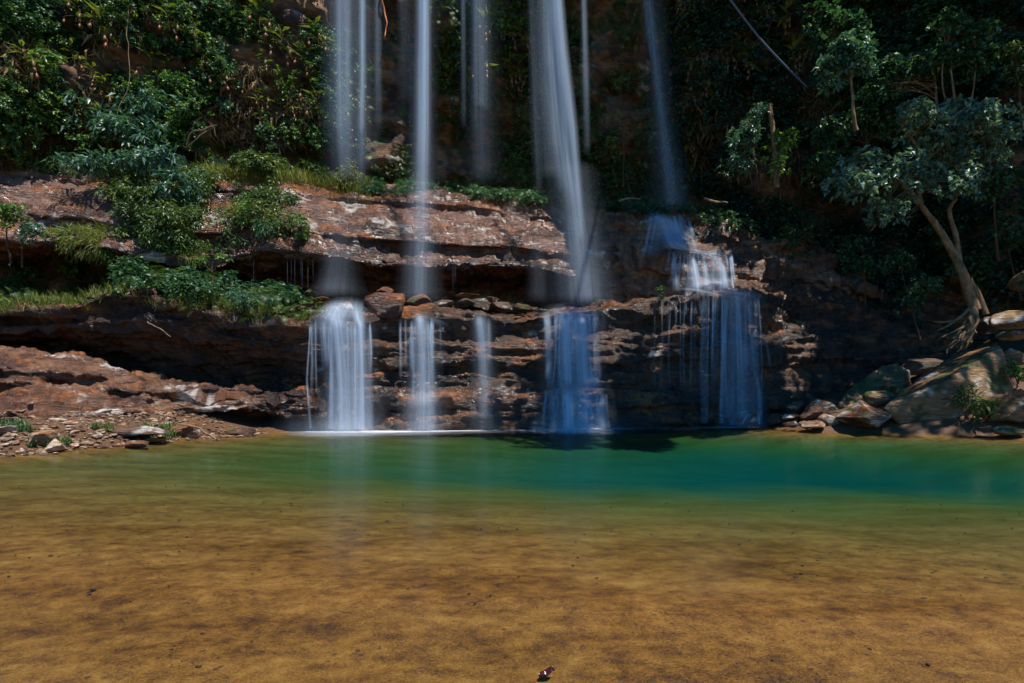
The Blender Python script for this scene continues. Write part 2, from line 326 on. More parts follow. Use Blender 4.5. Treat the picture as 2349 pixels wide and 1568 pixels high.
GZ = GZ + .012 * fbm(GX * 1.2, GY * 2.2, 0.3, 3) + .007 * fbm(GX * 7, GY * 9, 4.4, 3) + np.where(np.abs(GX) > 6, .05 * fbm(GX * 1.4, GY * 1.4, 1, 4), 0) * (GZ > 0)
k = GX.shape[1]; q = (np.arange(GX.shape[0] - 1)[:, None] * k + np.arange(k - 1)[None]).ravel()
n = N('pool_sand'); P = n.pos()
a = n.noise(n.mapping(P, (.8, 1.7, 1)), .9, 3, .6); b = n.noise(n.mapping(P, (1, 1.2, 1), (3, 7, 0)), 6.5, 6, .76); c = n.noise(P, 85, 3, .85)
col = n.ramp(n.math('ADD', n.math('MULTIPLY', a, .22), n.math('ADD', n.math('MULTIPLY', b, .42), n.math('MULTIPLY', c, .36))),
             [(.39, (.016, .006, .0015)), (.455, (.082, .032, .003)), (.53, (.175, .078, .008)), (.62, (.26, .145, .030))])
sp = n.n('TexVoronoi'); n.put(sp.inputs['Vector'], n.mapping(P, (1, 1, 1))); sp.inputs['Scale'].default_value = 17
spk = n.math('MULTIPLY', n.ramp(sp.outputs['Distance'], [(.14, 1.0), (.28, 0.0)]), n.ramp(n.noise(P, 4.2, 4, .6), [(.50, 0.0), (.62, 1.0)]))
col = n.mix(n.math('MULTIPLY', spk, .8), col, (.03, .014, .006, 1))
pz = n.n('SeparateXYZ'); n.put(pz.inputs[0], P)
fine = n.ramp(n.math('ADD', n.math('MULTIPLY', pz.outputs[2], -1.0), n.math('MULTIPLY', b, .12)), [(.10, 0.0), (.42, .8)])      # fine sediment evens out the sand further in
col = n.mix(fine, col, (.135, .075, .012, 1))
deep_teal = n.ramp(n.math('ADD', n.math('MULTIPLY', pz.outputs[2], -.5), n.math('MULTIPLY', b, .25)), [(.32, 0.0), (.64, 1.0)])   # teal of light scattered in deep water, painted into the bed
col = n.mix(deep_teal, col, (.030, .088, .092, 1))
py_ = n.math('SUBTRACT', pz.outputs[1], 8.5)
grav = n.math('MULTIPLY', n.ramp(pz.outputs[2], [(.0, 0.0), (.06, 1.0)]), n.math('GREATER_THAN', py_, 0.0))          # the far banks are earth and gravel, not sand
col = n.mix(grav, col, n.ramp(c, [(.35, (.03, .014, .007)), (.5, (.10, .048, .022)), (.66, (.24, .14, .075))]))
bp = n.bump(n.math('ADD', n.math('MULTIPLY', b, .6), n.math('MULTIPLY', c, .25)), .8, .035)
SAND = n.done(n.principled(col, n.ramp(a, [(.3, .42), (.7, .75)]), bp, .35).outputs[0])
g = mesh_np('ground', np.stack([GX, GY, GZ], -1).reshape(-1, 3), np.stack([q, q + 1, q + k + 1, q + k], 1), SAND); g['kind'] = 'structure'
SURF['ground'] = (np.stack([GX, GY, GZ], -1).reshape(-1, 3), np.tile([0, 0, 1.0], (GX.size, 1)), np.stack([q, q + 1, q + k + 1, q + k], 1))

# water: a closed body of tannin-stained water with a calm, faintly reflecting surface
n = N('pool_water')
lw = n.n('LayerWeight'); lw.inputs['Blend'].default_value = .5
nb = n.bump(n.noise(n.mapping(n.pos(), (.35, 1.2, 1)), 1.6, 3, .5), .10, .05); n.put(lw.inputs['Normal'], nb)
gl = n.n('BsdfGlossy'); gl.inputs['Roughness'].default_value = .13; gl.inputs['Color'].default_value = (.9, .95, 1, 1); n.put(gl.inputs['Normal'], nb)
tr = n.n('BsdfTransparent'); ms = n.n('MixShader')
n.put(ms.inputs[0], n.ramp(lw.outputs['Facing'], [(.6, .02), (.85, .07), (.94, .17), (1.0, .34)]))
n.t.links.new(tr.outputs[0], ms.inputs[1]); n.t.links.new(gl.outputs[0], ms.inputs[2])
va = n.n('VolumeAbsorption'); va.inputs['Color'].default_value = (.07, .80, .77, 1); va.inputs['Density'].default_value = .54
n.t.links.new(va.outputs[0], n.out.inputs['Volume'])
WATER = n.done(ms.outputs[0])
bx = np.array([(x, y, z) for z in (-6, 0) for y in (-30, 23.5) for x in (-50, 50)], float)
o = mesh_np('water', bx, [(0, 2, 3, 1), (4, 5, 7, 6), (0, 1, 5, 4), (2, 6, 7, 3), (0, 4, 6, 2), (1, 3, 7, 5)], WATER, smooth=False); o['kind'] = 'structure'
# ------------------------------------------------------------------ ray helper: what stands at a photo position
VV, FF, off = [], [], 0
for V_, N_, F_ in SURF.values():
    VV.append(V_); FF.append(F_ + off); off += len(V_)
BVH = BVHTree.FromPolygons(np.concatenate(VV).tolist(), np.concatenate(FF).tolist())
def hit(px, py, dflt=22.0):
    d = Vector(at(px, py, 1.0) - np.array([0, 0, CH])).normalized()
    l, nrm, i, dist = BVH.ray_cast(Vector((0, 0, CH)), d)
    if l is None: return at(px, py, dflt), np.array([0, -1.0, 0])
    nrm = np.array(nrm); nrm = -nrm if nrm @ np.array(d) > 0 else nrm
    return np.array(l), nrm
def floor_z(x, y, top=30.0):
    l, nrm, i, dist = BVH.ray_cast(Vector((x, y, top)), Vector((0, 0, -1)))
    return l.z if l else 0.0

# ------------------------------------------------------------------ loose rocks
def ico(sub):
    bm = bmesh.new(); bmesh.ops.create_icosphere(bm, subdivisions=sub, radius=1)
    V = np.array([v.co[:] for v in bm.verts]); Fc = np.array([[v.index for v in f.verts] for f in bm.faces]); bm.free(); return V, Fc
ICO = {k: ico(k) for k in (2, 3, 4, 5)}
def rock_shape(seed, dims, sub=4, planes=11, rough=.05, cut=(.55, .9)):
    r = np.random.default_rng(seed); V, Fc = ICO[sub]; V = V.copy()
    for _ in range(planes):
        nn = r.normal(size=3); nn /= np.linalg.norm(nn); d = r.uniform(*cut)
        t = np.maximum(V @ nn - d, 0); V -= t[:, None] * nn
    V = V / np.abs(V).max(0) * np.array(dims) / 2
    m = float(np.mean(dims)); dd = fbm(V[:, 0] / m * 2.5 + seed, V[:, 1] / m * 2.5, V[:, 2] / m * 3.5, 4)
    V = V * (1 + rough * dd)[:, None]
    return V, Fc
def vnorm(V, Fc):
    n = np.zeros_like(V); a = V[Fc[:, 0]]; c = np.cross(V[Fc[:, 1]] - a, V[Fc[:, 2]] - a)
    for i in range(3): np.add.at(n, Fc[:, i], c)
    return n / (np.linalg.norm(n, axis=1, keepdims=True) + 1e-9)
K_RED = dict(dark=(.026, .008, .004), mid=(.092, .025, .009), pale=(.15, .05, .02), lt=.9, ot=.50, wet=.7, sc=1.6, streak=.5)
K_TAN = dict(dark=(.080, .042, .018), mid=(.25, .135, .056), pale=(.36, .22, .10), lt=.6, ot=.65, wet=.2, sc=1.5, moss=.10, streak=.3)
K_STONE = dict(dark=(.12, .055, .025), mid=(.28, .145, .07), pale=(.45, .30, .18), lt=.45, ot=.35, wet=.2, sc=3, streak=.1)
K_DARK = dict(dark=(.022, .011, .007), mid=(.072, .036, .020), pale=(.14, .078, .050), lt=.6, ot=.4, wet=.6, sc=1.6, moss=.04, streak=.3)
def turn(V, rx=0, ry=0, rz=0):
    return V @ np.array(Matrix.Rotation(rz, 3, 'Z') @ Matrix.Rotation(ry, 3, 'Y') @ Matrix.Rotation(rx, 3, 'X')).T
def rock(name, label, px, py, Y, wpx, hpx, deep, seed, kc, group=None, rot=(0, 0, 0), sub=4, planes=11, rough=.05, mat=None, cut=(.55, .9), cat='rock'):
    """a rock whose centre shows at (px, py) at distance Y, wpx by hpx photo units"""
    c = at(px, py, Y); V, Fc = rock_shape(seed, (wpx / F * Y, deep, hpx / F * Y), sub, planes, rough, cut)
    V = turn(V, *rot)
    o = mesh_np(name, V, Fc, mat or ROCK); o.location = c
    put_cols(o.data, *rock_cols(V + c, vnorm(V, Fc)[:, 2], seed=seed * 1.7, **kc))
    return tag(o, label, cat, group)
def hull_rock(name, label, pts, kc, seed, cuts=9, amp=.05, mat=None, cat='boulder'):
    P = np.array([at(*p) for p in pts]); c = P.mean(0); c[2] = P[:, 2].min()
    bm = bmesh.new(); [bm.verts.new(p - c) for p in P]; bmesh.ops.convex_hull(bm, input=bm.verts)
    bmesh.ops.delete(bm, geom=[v for v in bm.verts if not v.link_faces], context='VERTS')
    bmesh.ops.triangulate(bm, faces=bm.faces)
    for _ in range(5): 
        es = [e for e in bm.edges if e.calc_length() > .16]
        if not es: break
        bmesh.ops.subdivide_edges(bm, edges=es, cuts=1); bmesh.ops.triangulate(bm, faces=bm.faces)
    bm.normal_update(); bm.verts.index_update()
    V = np.array([v.co[:] for v in bm.verts]); Nn = np.array([v.normal[:] for v in bm.verts]); Fc = np.array([[v.index for v in f.verts] for f in bm.faces]); bm.free()
    W = V + c
    V = V + Nn * (amp * 1.4 * fbm(W[:, 0] * 1.3 + seed, W[:, 1] * 1.3, W[:, 2] * 1.3, 3) + amp * .6 * fbm(W[:, 0] * 5, W[:, 1] * 5, W[:, 2] * 7 + seed, 3))[:, None]
    o = mesh_np(name, V, Fc, mat or ROCK); o.location = c
    put_cols(o.data, *rock_cols(W, vnorm(V, Fc)[:, 2], seed=seed, **kc))
    return tag(o, label, cat)

hull_rock('boulder', 'angular red boulder perched on the lip beside the leftmost lower fall',
          [(836, 680, 19.0), (862, 672, 19.2), (926, 676, 19.0), (929, 690, 18.8), (921, 722, 18.8), (903, 733, 18.9), (865, 728, 18.7), (846, 706, 18.7), (838, 690, 18.7),
           (868, 676, 18.6), (920, 682, 18.6), (845, 690, 19.9), (915, 690, 19.9), (880, 735, 19.6)], K_RED, 3, amp=.035)
rock('rock', 'small pointed red rock sitting on top of the perched boulder', 884, 670, 19.3, 40, 22, .5, 21, K_RED)
for i, (px, py, wp, hp, Y, lb) in enumerate([
        (775, 712, 95, 52, 19.6, 'rounded rock under the sheet of water left of the perched boulder'),
        (710, 708, 120, 34, 19.4, 'flat orange slab on the shelf left of the leftmost lower fall'),
        (735, 686, 40, 16, 19.9, 'small flat rock behind the orange slab on the shelf'),
        (955, 694, 60, 40, 20.2, 'sloping dark rock just right of the perched boulder'),
        (1020, 694, 52, 34, 20.2, 'dark angular rock in the row on the shelf, below the green tuft'),
        (1062, 697, 56, 38, 20.2, 'rock with a pale front in the row on the shelf'),
        (1075, 676, 62, 10, 20.6, 'thin flat slab lying on top of the shelf rock row'),
        (1105, 698, 58, 38, 20.3, 'tall dark rock in the middle of the shelf rock row'),
        (1150, 700, 62, 30, 20.4, 'long low rock in the shelf rock row'),
        (1120, 686, 70, 16, 20.7, 'flat rock lying behind the tall dark shelf rock'),
        (1192, 706, 60, 26, 20.5, 'low slab near the right end of the shelf rock row'),
        (1220, 711, 30, 16, 20.6, 'rounded rock at the right end of the shelf rock row'),
        (1242, 712, 20, 11, 20.7, 'smallest rock beside the blue middle fall on the shelf')]):
    rock('rock', lb, px, py + (hp * .1 if i > 3 else 0), Y, wp * 1.15, hp * (.8 if i > 3 else 1), .9, 40 + i, K_DARK if i > 2 else K_RED, 'rocks on the shelf', (0, 0, .3 * (i % 3 - 1)), rough=.09, planes=14, cut=(.4, .8))

# the great tilted boulder and the fallen rocks around it
hull_rock('boulder', 'huge tilted tan boulder with a bright streaked edge below the leaning tree',
          [(2030, 938, 17.2), (2105, 868, 18.9), (2190, 818, 19.1), (2268, 779, 19.0), (2284, 786, 18.4), (2292, 800, 17.6), (2240, 838, 17.2), (2125, 895, 17.0), (2180, 868, 16.7),
           (2312, 850, 17.4), (2330, 895, 17.6), (2322, 915, 17.0), (2290, 945, 16.8), (2210, 985, 17.0), (2075, 988, 17.4), (2060, 990, 19.0), (2300, 985, 19.2), (2330, 930, 19.0)], K_TAN, 7, amp=.035)
hull_rock('boulder', 'tilted dark slab leaning behind the huge tan boulder, nearest the cliff',
          [(1915, 935, 19.6), (1960, 880, 20.0), (2025, 838, 20.4), (2060, 832, 20.4), (2085, 850, 20.2), (2060, 890, 19.5), (2000, 935, 19.3), (1950, 975, 19.4), (1930, 978, 20.3), (2100, 960, 20.2), (2080, 880, 20.8)], dict(K_TAN, moss=.18), 9, amp=.04)
for i, (px, py, wp, hp, Y, dp, kc, lb) in enumerate([
        (1975, 956, 105, 72, 17.6, 1.6, K_DARK, 'large rounded boulder at the water left of the huge tan boulder'),
        (1905, 966, 56, 38, 18.2, .8, K_TAN, 'smooth grey boulder left of the large rounded one'),
        (1868, 976, 56, 22, 18.0, .6, dict(K_STONE, pale=(.5, .36, .25)), 'pale sunlit stone at the waterline under the right cliff'),
        (1845, 976, 30, 20, 18.3, .5, K_STONE, 'small brown stone touching the pale sunlit stone'),
        (1812, 974, 36, 16, 18.8, .5, K_DARK, 'low grey stone at the foot of the right cascade'),
        (1815, 957, 40, 18, 19.6, .6, K_DARK, 'dark flat stone behind the low grey stone'),
        (1872, 945, 90, 56, 19.4, 1.1, dict(K_DARK, moss=.2), 'mossy dark boulder between the right cascade and the grey boulder'),
        (1905, 925, 46, 22, 19.8, .7, K_DARK, 'grey rock sitting on the mossy dark boulder'),
        (1830, 935, 60, 36, 20.2, .9, K_DARK, 'dark boulder against the right cliff foot'),
        (1780, 962, 50, 26, 20.0, .7, K_DARK, 'wet black stone beside the small water mound'),
        (1720, 962, 62, 46, 20.2, .9, K_DARK, 'rounded rock that the right cascade pours over at the water'),
        (2018, 912, 66, 46, 18.8, .9, dict(K_TAN, moss=.2), 'mossy rock wedged left of the huge tan boulder'),
        (2050, 888, 50, 34, 19.4, .8, dict(K_TAN, moss=.2), 'greenish rock above the wedged mossy rock'),
        (2075, 905, 70, 50, 18.7, .9, K_DARK, 'dark rock tucked under the streaked edge of the huge boulder'),
        (2315, 945, 90, 80, 16.3, 1.5, K_TAN, 'round tan boulder at the right edge in front of the huge boulder'),
        (2262, 988, 34, 16, 15.8, .5, K_DARK, 'small dark stone on the shore at the right edge'),
        (2310, 988, 70, 24, 15.6, .6, K_TAN, 'flat speckled stone on the shore at the right edge'),
        (2335, 905, 50, 34, 17.2, .8, K_TAN, 'pinkish rock at the right edge above the round tan boulder'),
        (2318, 738, 90, 50, 18.2, 1.4, K_TAN, 'broad ledge block right of the tree roots'),
        (2320, 768, 70, 26, 17.8, 1.0, K_TAN, 'flat brown rock under the broad ledge block'),
        (2312, 820, 60, 46, 17.9, .9, K_TAN, 'rounded brown rock above the right end of the huge boulder'),
        (2262, 745, 46, 46, 18.6, .9, K_DARK, 'dark rock under the tree roots on the right'),
        (2195, 782, 60, 44, 19.0, .9, K_DARK, 'dark rock gripped by the tree roots'),
        (2345, 650, 40, 60, 18.6, 1.2, dict(K_TAN, moss=.2), 'mossy topped rock at the right edge above the ledge block'),
        (2120, 840, 90, 50, 20.4, 1.0, K_DARK, 'dark ledge rock behind the roots')]):
    rock('rock', lb, px, py, Y, wp, hp, dp, 80 + i, kc, 'fallen rocks under the right cliff', rough=.07, planes=13, cut=(.5, .88))

# left shore: named rocks, then the scattered stones
for i, (px, py, wp, hp, Y, dp, kc, lb) in enumerate([
        (556, 996, 76, 28, 16.6, .6, dict(K_DARK, moss=.16), 'mossy capped rock at the water tip of the left bank'),
        (425, 985, 95, 44, 15.6, .9, K_BANK, 'rounded wet rock behind the dead branch on the left bank'),
        (330, 992, 120, 30, 14.2, .8, dict(K_DARK, moss=.22), 'broad mossy rock on the left bank'),
        (310, 1018, 66, 20, 13.4, .5, dict(K_DARK, moss=.25), 'small moss covered hump at the left waterline'),
        (245, 978, 56, 18, 14.8, .5, K_STONE, 'brown rounded stone on the left bank under the slabs'),
        (235, 966, 40, 18, 15.2, .5, dict(K_RED, ot=-.1), 'orange stone under the slabs of the left bank'),
        (130, 1025, 36, 34, 12.0, .5, dict(K_STONE, mid=(.55, .40, .27), pale=(.65, .5, .36), dark=(.4, .26, .16), ot=.8), 'bright cream angular stone at the left waterline'),
        (95, 1005, 60, 40, 12.3, .6, K_STONE, 'large brown stone left of the bright cream stone'),
        (232, 990, 34, 14, 14.0, .4, K_STONE, 'flat brown stone in the middle of the left bank'),
        (350, 1010, 60, 12, 14.2, .5, dict(K_STONE, mid=(.38, .20, .09)), 'flat tan slab at the left waterline'),
        (20, 985, 50, 24, 12.9, .6, K_STONE, 'brown block at the left edge of the bank')]):
    rock('rock', lb, px, py, Y, wp, hp, dp, 130 + i, kc, 'rocks on the left bank', rough=.08, planes=13, cut=(.45, .85))
STONES = []
for v in range(6):
    V, Fc = rock_shape(170 + v, (1, .8 + .1 * v % .4, .42 + .06 * (v % 3)), 2 if v else 3, 9, .06, (.45, .85))
    o = mesh_np('stone', V, Fc, ROCK); put_cols(o.data, *rock_cols(V * 2 + v * 3, vnorm(V, Fc)[:, 2], seed=v * 5.0, **dict(K_STONE, **[{}, dict(mid=(.42, .27, .15)), dict(ot=.1), dict(mid=(.16, .08, .045)), dict(mid=(.33, .2, .12)), dict(mid=(.5, .36, .24), ot=.7)][v])))
    STONES.append(o)
r = np.random.default_rng(5); cnt = 0
while cnt < 210:
    y = r.uniform(11.4, 17.4); x = r.uniform(-13, -7.6)
    px, py = project(np.array([[x, y, .3]]))[0]
    if px < -30: continue
    z = float(bed_z(np.array([x]), np.array([y]))[0])
    if z < -.03 or z > .72: continue
    zz = floor_z(x, y, 1.2)
    if zz > z + .3: continue
    s = .07 + .22 * r.random() ** 2.2
    v = cnt % 6
    o = STONES[v] if cnt < 6 else STONES[v].copy()
    if cnt >= 6: C.objects.link(o)
    o.location = (x, y, max(zz, z) + s * .08); o.scale = (s * r.uniform(.8, 1.5), s * r.uniform(.8, 1.2), s * r.uniform(.7, 1.2)); o.rotation_euler = (r.uniform(-.3, .3), r.uniform(-.3, .3), r.uniform(0, 6.3))
    tag(o, 'small loose brown stone lying on the gravel of the left bank', 'stone', 'loose stones on the left bank'); cnt += 1

# ------------------------------------------------------------------ falling water: bundles of soft streamlets
VEIL = water_veil('falling_water', gain=1.3); MIST = water_veil('fine_spray', streak=.30)
def streamlets(name, paths, mat, root=None, seed=0, curve=.35, na=9, cling=0):
    """paths: list of [(px, py, Y, width px, opacity), ...] from top to bottom; each a curved band, thick in the middle of its width"""
    VS, FS, OP, UV = [], [], [], []; off = 0; r = np.random.default_rng(seed)
    for pth in paths:
        p = np.array(pth, float); L = np.concatenate([[0], np.cumsum(np.hypot(np.diff(p[:, 0]), np.diff(p[:, 1])))])
        m = max(6, int(L[-1] / 8)); t = np.linspace(0, L[-1], m)
        q = np.stack([np.interp(t, L, p[:, i]) for i in range(5)], 1)
        if cling:                                            # keep the water just clear of the rock it runs over
            y = q[0, 2]
            for a in q:
                y = min(y, a[2], *(hit(a[0] + k_ * a[3] * .7, a[1])[0][1] - cling for k_ in (-1, 0, 1))); a[2] = y
        fade = np.clip(np.arange(m) / 2.5, 0, 1) * (np.clip((m - 1 - np.arange(m)) / 3.0, 0, 1) if p[-1, 1] < 940 else 1.0); q[:, 4] *= fade
        u = np.linspace(-1, 1, na); g = np.exp(-(u * 1.75) ** 2) * np.clip((1 - np.abs(u)) * 3, 0, 1)
        c = np.stack([at(*a[:3]) for a in q]); wd = q[:, 3] / F * q[:, 2]
        jit = .04 * wd * vnoise(t * .01, r.uniform(0, 99), 2.2)
        X = c[:, None, 0] + u[None] * wd[:, None] + jit[:, None]; Yy = c[:, None, 1] - (1 - u[None] ** 2) * curve * wd[:, None]; Z = np.repeat(c[:, None, 2], na, 1)
        VS.append(np.stack([X, Yy, Z], -1).reshape(-1, 3)); OP.append((q[:, 4][:, None] * g[None]).ravel())
        UV.append(np.stack([u[None] * wd[:, None] + r.uniform(0, 40), Z + r.uniform(0, 40)], -1).reshape(-1, 2))
        i = (np.arange(m - 1)[:, None] * na + np.arange(na - 1)[None]).ravel() + off
        FS.append(np.stack([i, i + na, i + na + 1, i + 1], 1)); off += m * na
    V = np.concatenate(VS)
    if root is not None: V = V - np.array(root.location)
    return mesh_np(name, V, np.concatenate(FS), mat, root, attrs={'op': np.concatenate(OP)}, uv=np.concatenate(UV))
def strands(x0, x1, n, y0, y1, Y, seed, lean=0.0, o=(.25, .6), w=(2.2, 6)):
    """fine threads of water leaving one lip between columns x0 and x1, some reaching the bottom, some fraying out"""
    r = np.random.default_rng(seed); out = []
    for k_ in range(n):
        x = r.uniform(x0, x1); e = y1 if r.random() < .5 else y0 + (y1 - y0) * r.uniform(.3, .9); a = r.uniform(*o); b = r.uniform(*w); l = lean * (x - (x0 + x1) / 2)
        out.append([(x, y0 + r.uniform(-4, 6), Y + .3, b, a * .6), (x + l * .1, y0 + (e - y0) * .12, Y, b, a), (x + l * .5 + r.normal(0, 2), y0 + (e - y0) * .55, Y - .05, b * 1.2, a * .7), (x + l + r.normal(0, 2), e, Y - .1, b * 1.5, a * (.5 if e == y1 else .0))])
    return out
def fall(name, label, base, main, spray=None, seed=0, cat='waterfall', cling=0):
    e = empty(name, at(*base), label, cat)
    streamlets('stream', main, VEIL, e, seed, cling=cling)
    if spray: streamlets('spray', spray, MIST, e, seed + 50, curve=.5, cling=cling * 1.5)['kind'] = 'stuff'
    return e
T = -120
# free-falling threads from the rim above the frame
fall('waterfall', 'broad faint veil falling left of all others from the rim', (795, 430, 23.4),
     [[(780, T, 22.6, 16, .35), (783, 300, 22.8, 18, .30), (790, 410, 23, 18, .12)], [(795, T, 22.7, 14, .35), (798, 250, 22.8, 15, .30), (802, 400, 23, 14, .08)]],
     [[(788, T, 22.8, 60, .22), (792, 300, 22.9, 65, .22), (795, 430, 23, 60, .10)], [(790, 440, 21.6, 40, .0), (782, 560, 20.7, 46, .07), (778, 640, 20.0, 60, .10), (775, 690, 19.3, 80, .16)]], 1)
fall('waterfall', 'thin bright thread of falling water next to the leftmost veil', (832, 440, 23.5),
     [[(832, T, 22.5, 10, .75), (831, 120, 22.6, 11, .62), (830, 300, 22.8, 13, .45), (830, 440, 23.4, 14, .12)], [(866, T, 22.7, 12, .25), (868, 250, 22.9, 13, .12), (868, 330, 23, 12, .0)]],
     [[(838, T, 22.7, 40, .14), (836, 400, 23.0, 40, .10)]], 2)
fall('waterfall', 'straight white column of falling water over the middle ledge', (970, 700, 20.3),
     [[(972, T, 21.4, 19, .85), (971, 120, 21.4, 21, .72), (970, 300, 21.3, 23, .55), (969, 420, 21.2, 24, .28), (968, 560, 20.9, 24, .16), (966, 700, 20.4, 26, .10)],
      [(976, T, 21.3, 12, .5), (974, 300, 21.2, 14, .4), (972, 480, 21.1, 15, .10)]],
     [[(970, T, 21.5, 40, .08), (968, 400, 21.2, 42, .14), (964, 600, 20.8, 55, .16), (960, 700, 20.4, 65, .16)]], 3)
fall('waterfall', 'faint brownish veil of drops falling between the white column and the main fall', (1105, 440, 24.2),
     [[(1100, T, 22.6, 26, .26), (1103, 250, 22.9, 28, .20), (1106, 430, 24, 26, .08)], [(1062, T, 22.6, 8, .22), (1063, 300, 23, 9, .05)], [(1088, T, 22.6, 9, .18), (1090, 300, 23, 9, .03)], [(925, T, 22.8, 20, .12), (927, 250, 23, 22, .03)], [(1215, T, 22.6, 10, .16), (1228, 300, 23, 16, .10), (1235, 450, 23, 14, .04)]],
     [[(1100, T, 22.8, 60, .08), (1105, 430, 24, 60, .06)]], 4)
fall('waterfall', 'main fall, widest slanting column of white water from the rim', (1345, 705, 20.9),
     [[(1266, T, 21.2, 20, .55), (1278, 60, 21.2, 25, .52), (1292, 230, 21.3, 29, .50), (1304, 390, 21.3, 28, .42), (1318, 500, 21.3, 32, .26), (1332, 620, 21.1, 40, .20), (1342, 706, 20.9, 50, .20)],
      [(1272, T, 21.0, 14, .42), (1290, 120, 21.0, 17, .42), (1312, 300, 21.1, 18, .42), (1322, 420, 21.2, 16, .34), (1332, 560, 21.2, 16, .15)],
      [(1256, T, 21.3, 18, .4), (1266, 150, 21.3, 26, .4), (1280, 330, 21.4, 28, .36), (1295, 450, 21.4, 24, .12)],
      [(1336, T, 21.6, 9, .26), (1342, 200, 21.7, 13, .26), (1346, 360, 21.8, 12, .08)]],
     [[(1240, T, 21.4, 26, .24), (1246, 200, 21.5, 34, .20), (1262, 420, 21.5, 44, .12)], [(1300, 380, 21.3, 80, .10), (1325, 560, 21.0, 85, .16), (1335, 708, 20.8, 105, .22)], [(1236, 500, 21.0, 22, .0), (1234, 600, 20.9, 28, .06), (1232, 700, 20.6, 36, .07)]], 5)
fall('waterfall', 'thin slanting fall onto the top of the right cascade', (1545, 495, 25.0),
     [[(1480, T, 24.0, 14, .45), (1494, 60, 24.1, 14, .42), (1506, 180, 24.2, 15, .30), (1520, 300, 24.4, 18, .24), (1533, 400, 24.6, 22, .20), (1546, 495, 25, 28, .14)], [(1470, T, 24, 10, .3), (1486, 80, 24.1, 9, .24), (1500, 150, 24.2, 7, .05)]],
     [[(1490, T, 24.2, 36, .10), (1515, 280, 24.4, 46, .12), (1540, 495, 24.9, 70, .16)]], 6)
# lower falls off the shelf into the pool
fall('waterfall', 'left lower fall, white sheet pouring off the shelf by the perched boulder', (790, 985, 18.2),
     [[(775, 690, 19.2, 34, .10), (772, 726, 18.5, 34, .5), (775, 745, 18.3, 24, .80), (780, 800, 18.25, 20, .66), (785, 880, 18.2, 20, .46), (788, 986, 18.1, 24, .36)],
      [(818, 690, 19.2, 24, .10), (822, 728, 18.6, 22, .5), (828, 745, 18.4, 15, .62), (833, 850, 18.3, 17, .42), (836, 986, 18.2, 22, .40)],
      [(745, 735, 18.4, 22, .5), (745, 770, 18.3, 18, .34), (750, 850, 18.25, 20, .10)], [(800, 735, 18.5, 26, .5), (802, 780, 18.3, 22, .42), (806, 986, 18.2, 24, .24)],
      [(720, 736, 18.4, 16, .35), (722, 780, 18.3, 12, .14), (722, 830, 18.3, 10, .0)], [(848, 745, 18.5, 7, .45), (849, 850, 18.4, 9, .2), (850, 980, 18.3, 10, .2)]] + strands(705, 852, 18, 734, 984, 18.4, 301),
     [[(800, 684, 19.4, 50, .15), (795, 705, 19.0, 66, .45), (785, 728, 18.5, 80, .42), (782, 745, 18.35, 84, .25), (782, 775, 18.3, 88, .05)], [(790, 740, 18.3, 90, .25), (800, 850, 18.1, 70, .28), (805, 990, 17.9, 90, .40)], [(780, 940, 17.9, 150, .0), (790, 995, 17.7, 170, .30)]], 7, cling=.10)
fall('waterfall', 'second lower fall, narrow white column right of the perched boulder', (970, 985, 18.8),
     [[(965, 716, 19.2, 20, .3), (965, 732, 18.9, 20, .75), (966, 760, 18.8, 22, .55), (968, 820, 18.8, 20, .5), (970, 900, 18.7, 22, .42), (972, 986, 18.7, 26, .42)],
      [(985, 735, 19.0, 12, .5), (988, 800, 18.9, 13, .2), (990, 986, 18.8, 16, .2)],
      [(918, 730, 19.1, 5, .5), (919, 800, 19.0, 5, .35), (919, 880, 19, 6, .05)], [(930, 728, 19.1, 5, .45), (932, 850, 19, 6, .12)], [(1010, 740, 19.2, 4, .3), (1011, 810, 19.1, 4, .15)], [(948, 760, 19.0, 8, .3), (944, 860, 18.9, 8, .15)]] + strands(925, 1000, 9, 730, 984, 19.0, 302),
     [[(965, 740, 18.8, 60, .12), (970, 870, 18.6, 50, .20), (970, 990, 18.5, 75, .34)], [(965, 725, 18.9, 40, .3), (1000, 745, 18.9, 34, .15), (1010, 760, 18.9, 30, 0)]], 8, cling=.10)
fall('waterfall', 'third lower fall, faint lavender veil left of the blue middle fall', (1110, 960, 19.3),
     [[(1100, 716, 19.6, 18, .3), (1102, 740, 19.3, 20, .34), (1108, 800, 19.2, 20, .26), (1112, 900, 19.15, 20, .14), (1113, 960, 19.1, 22, .05)], [(1120, 728, 19.4, 10, .3), (1122, 840, 19.2, 9, .12)]],
     [[(1105, 725, 19.3, 36, .15), (1112, 880, 19.1, 40, .12), (1112, 985, 19.0, 55, .10)]], 9, cling=.10)
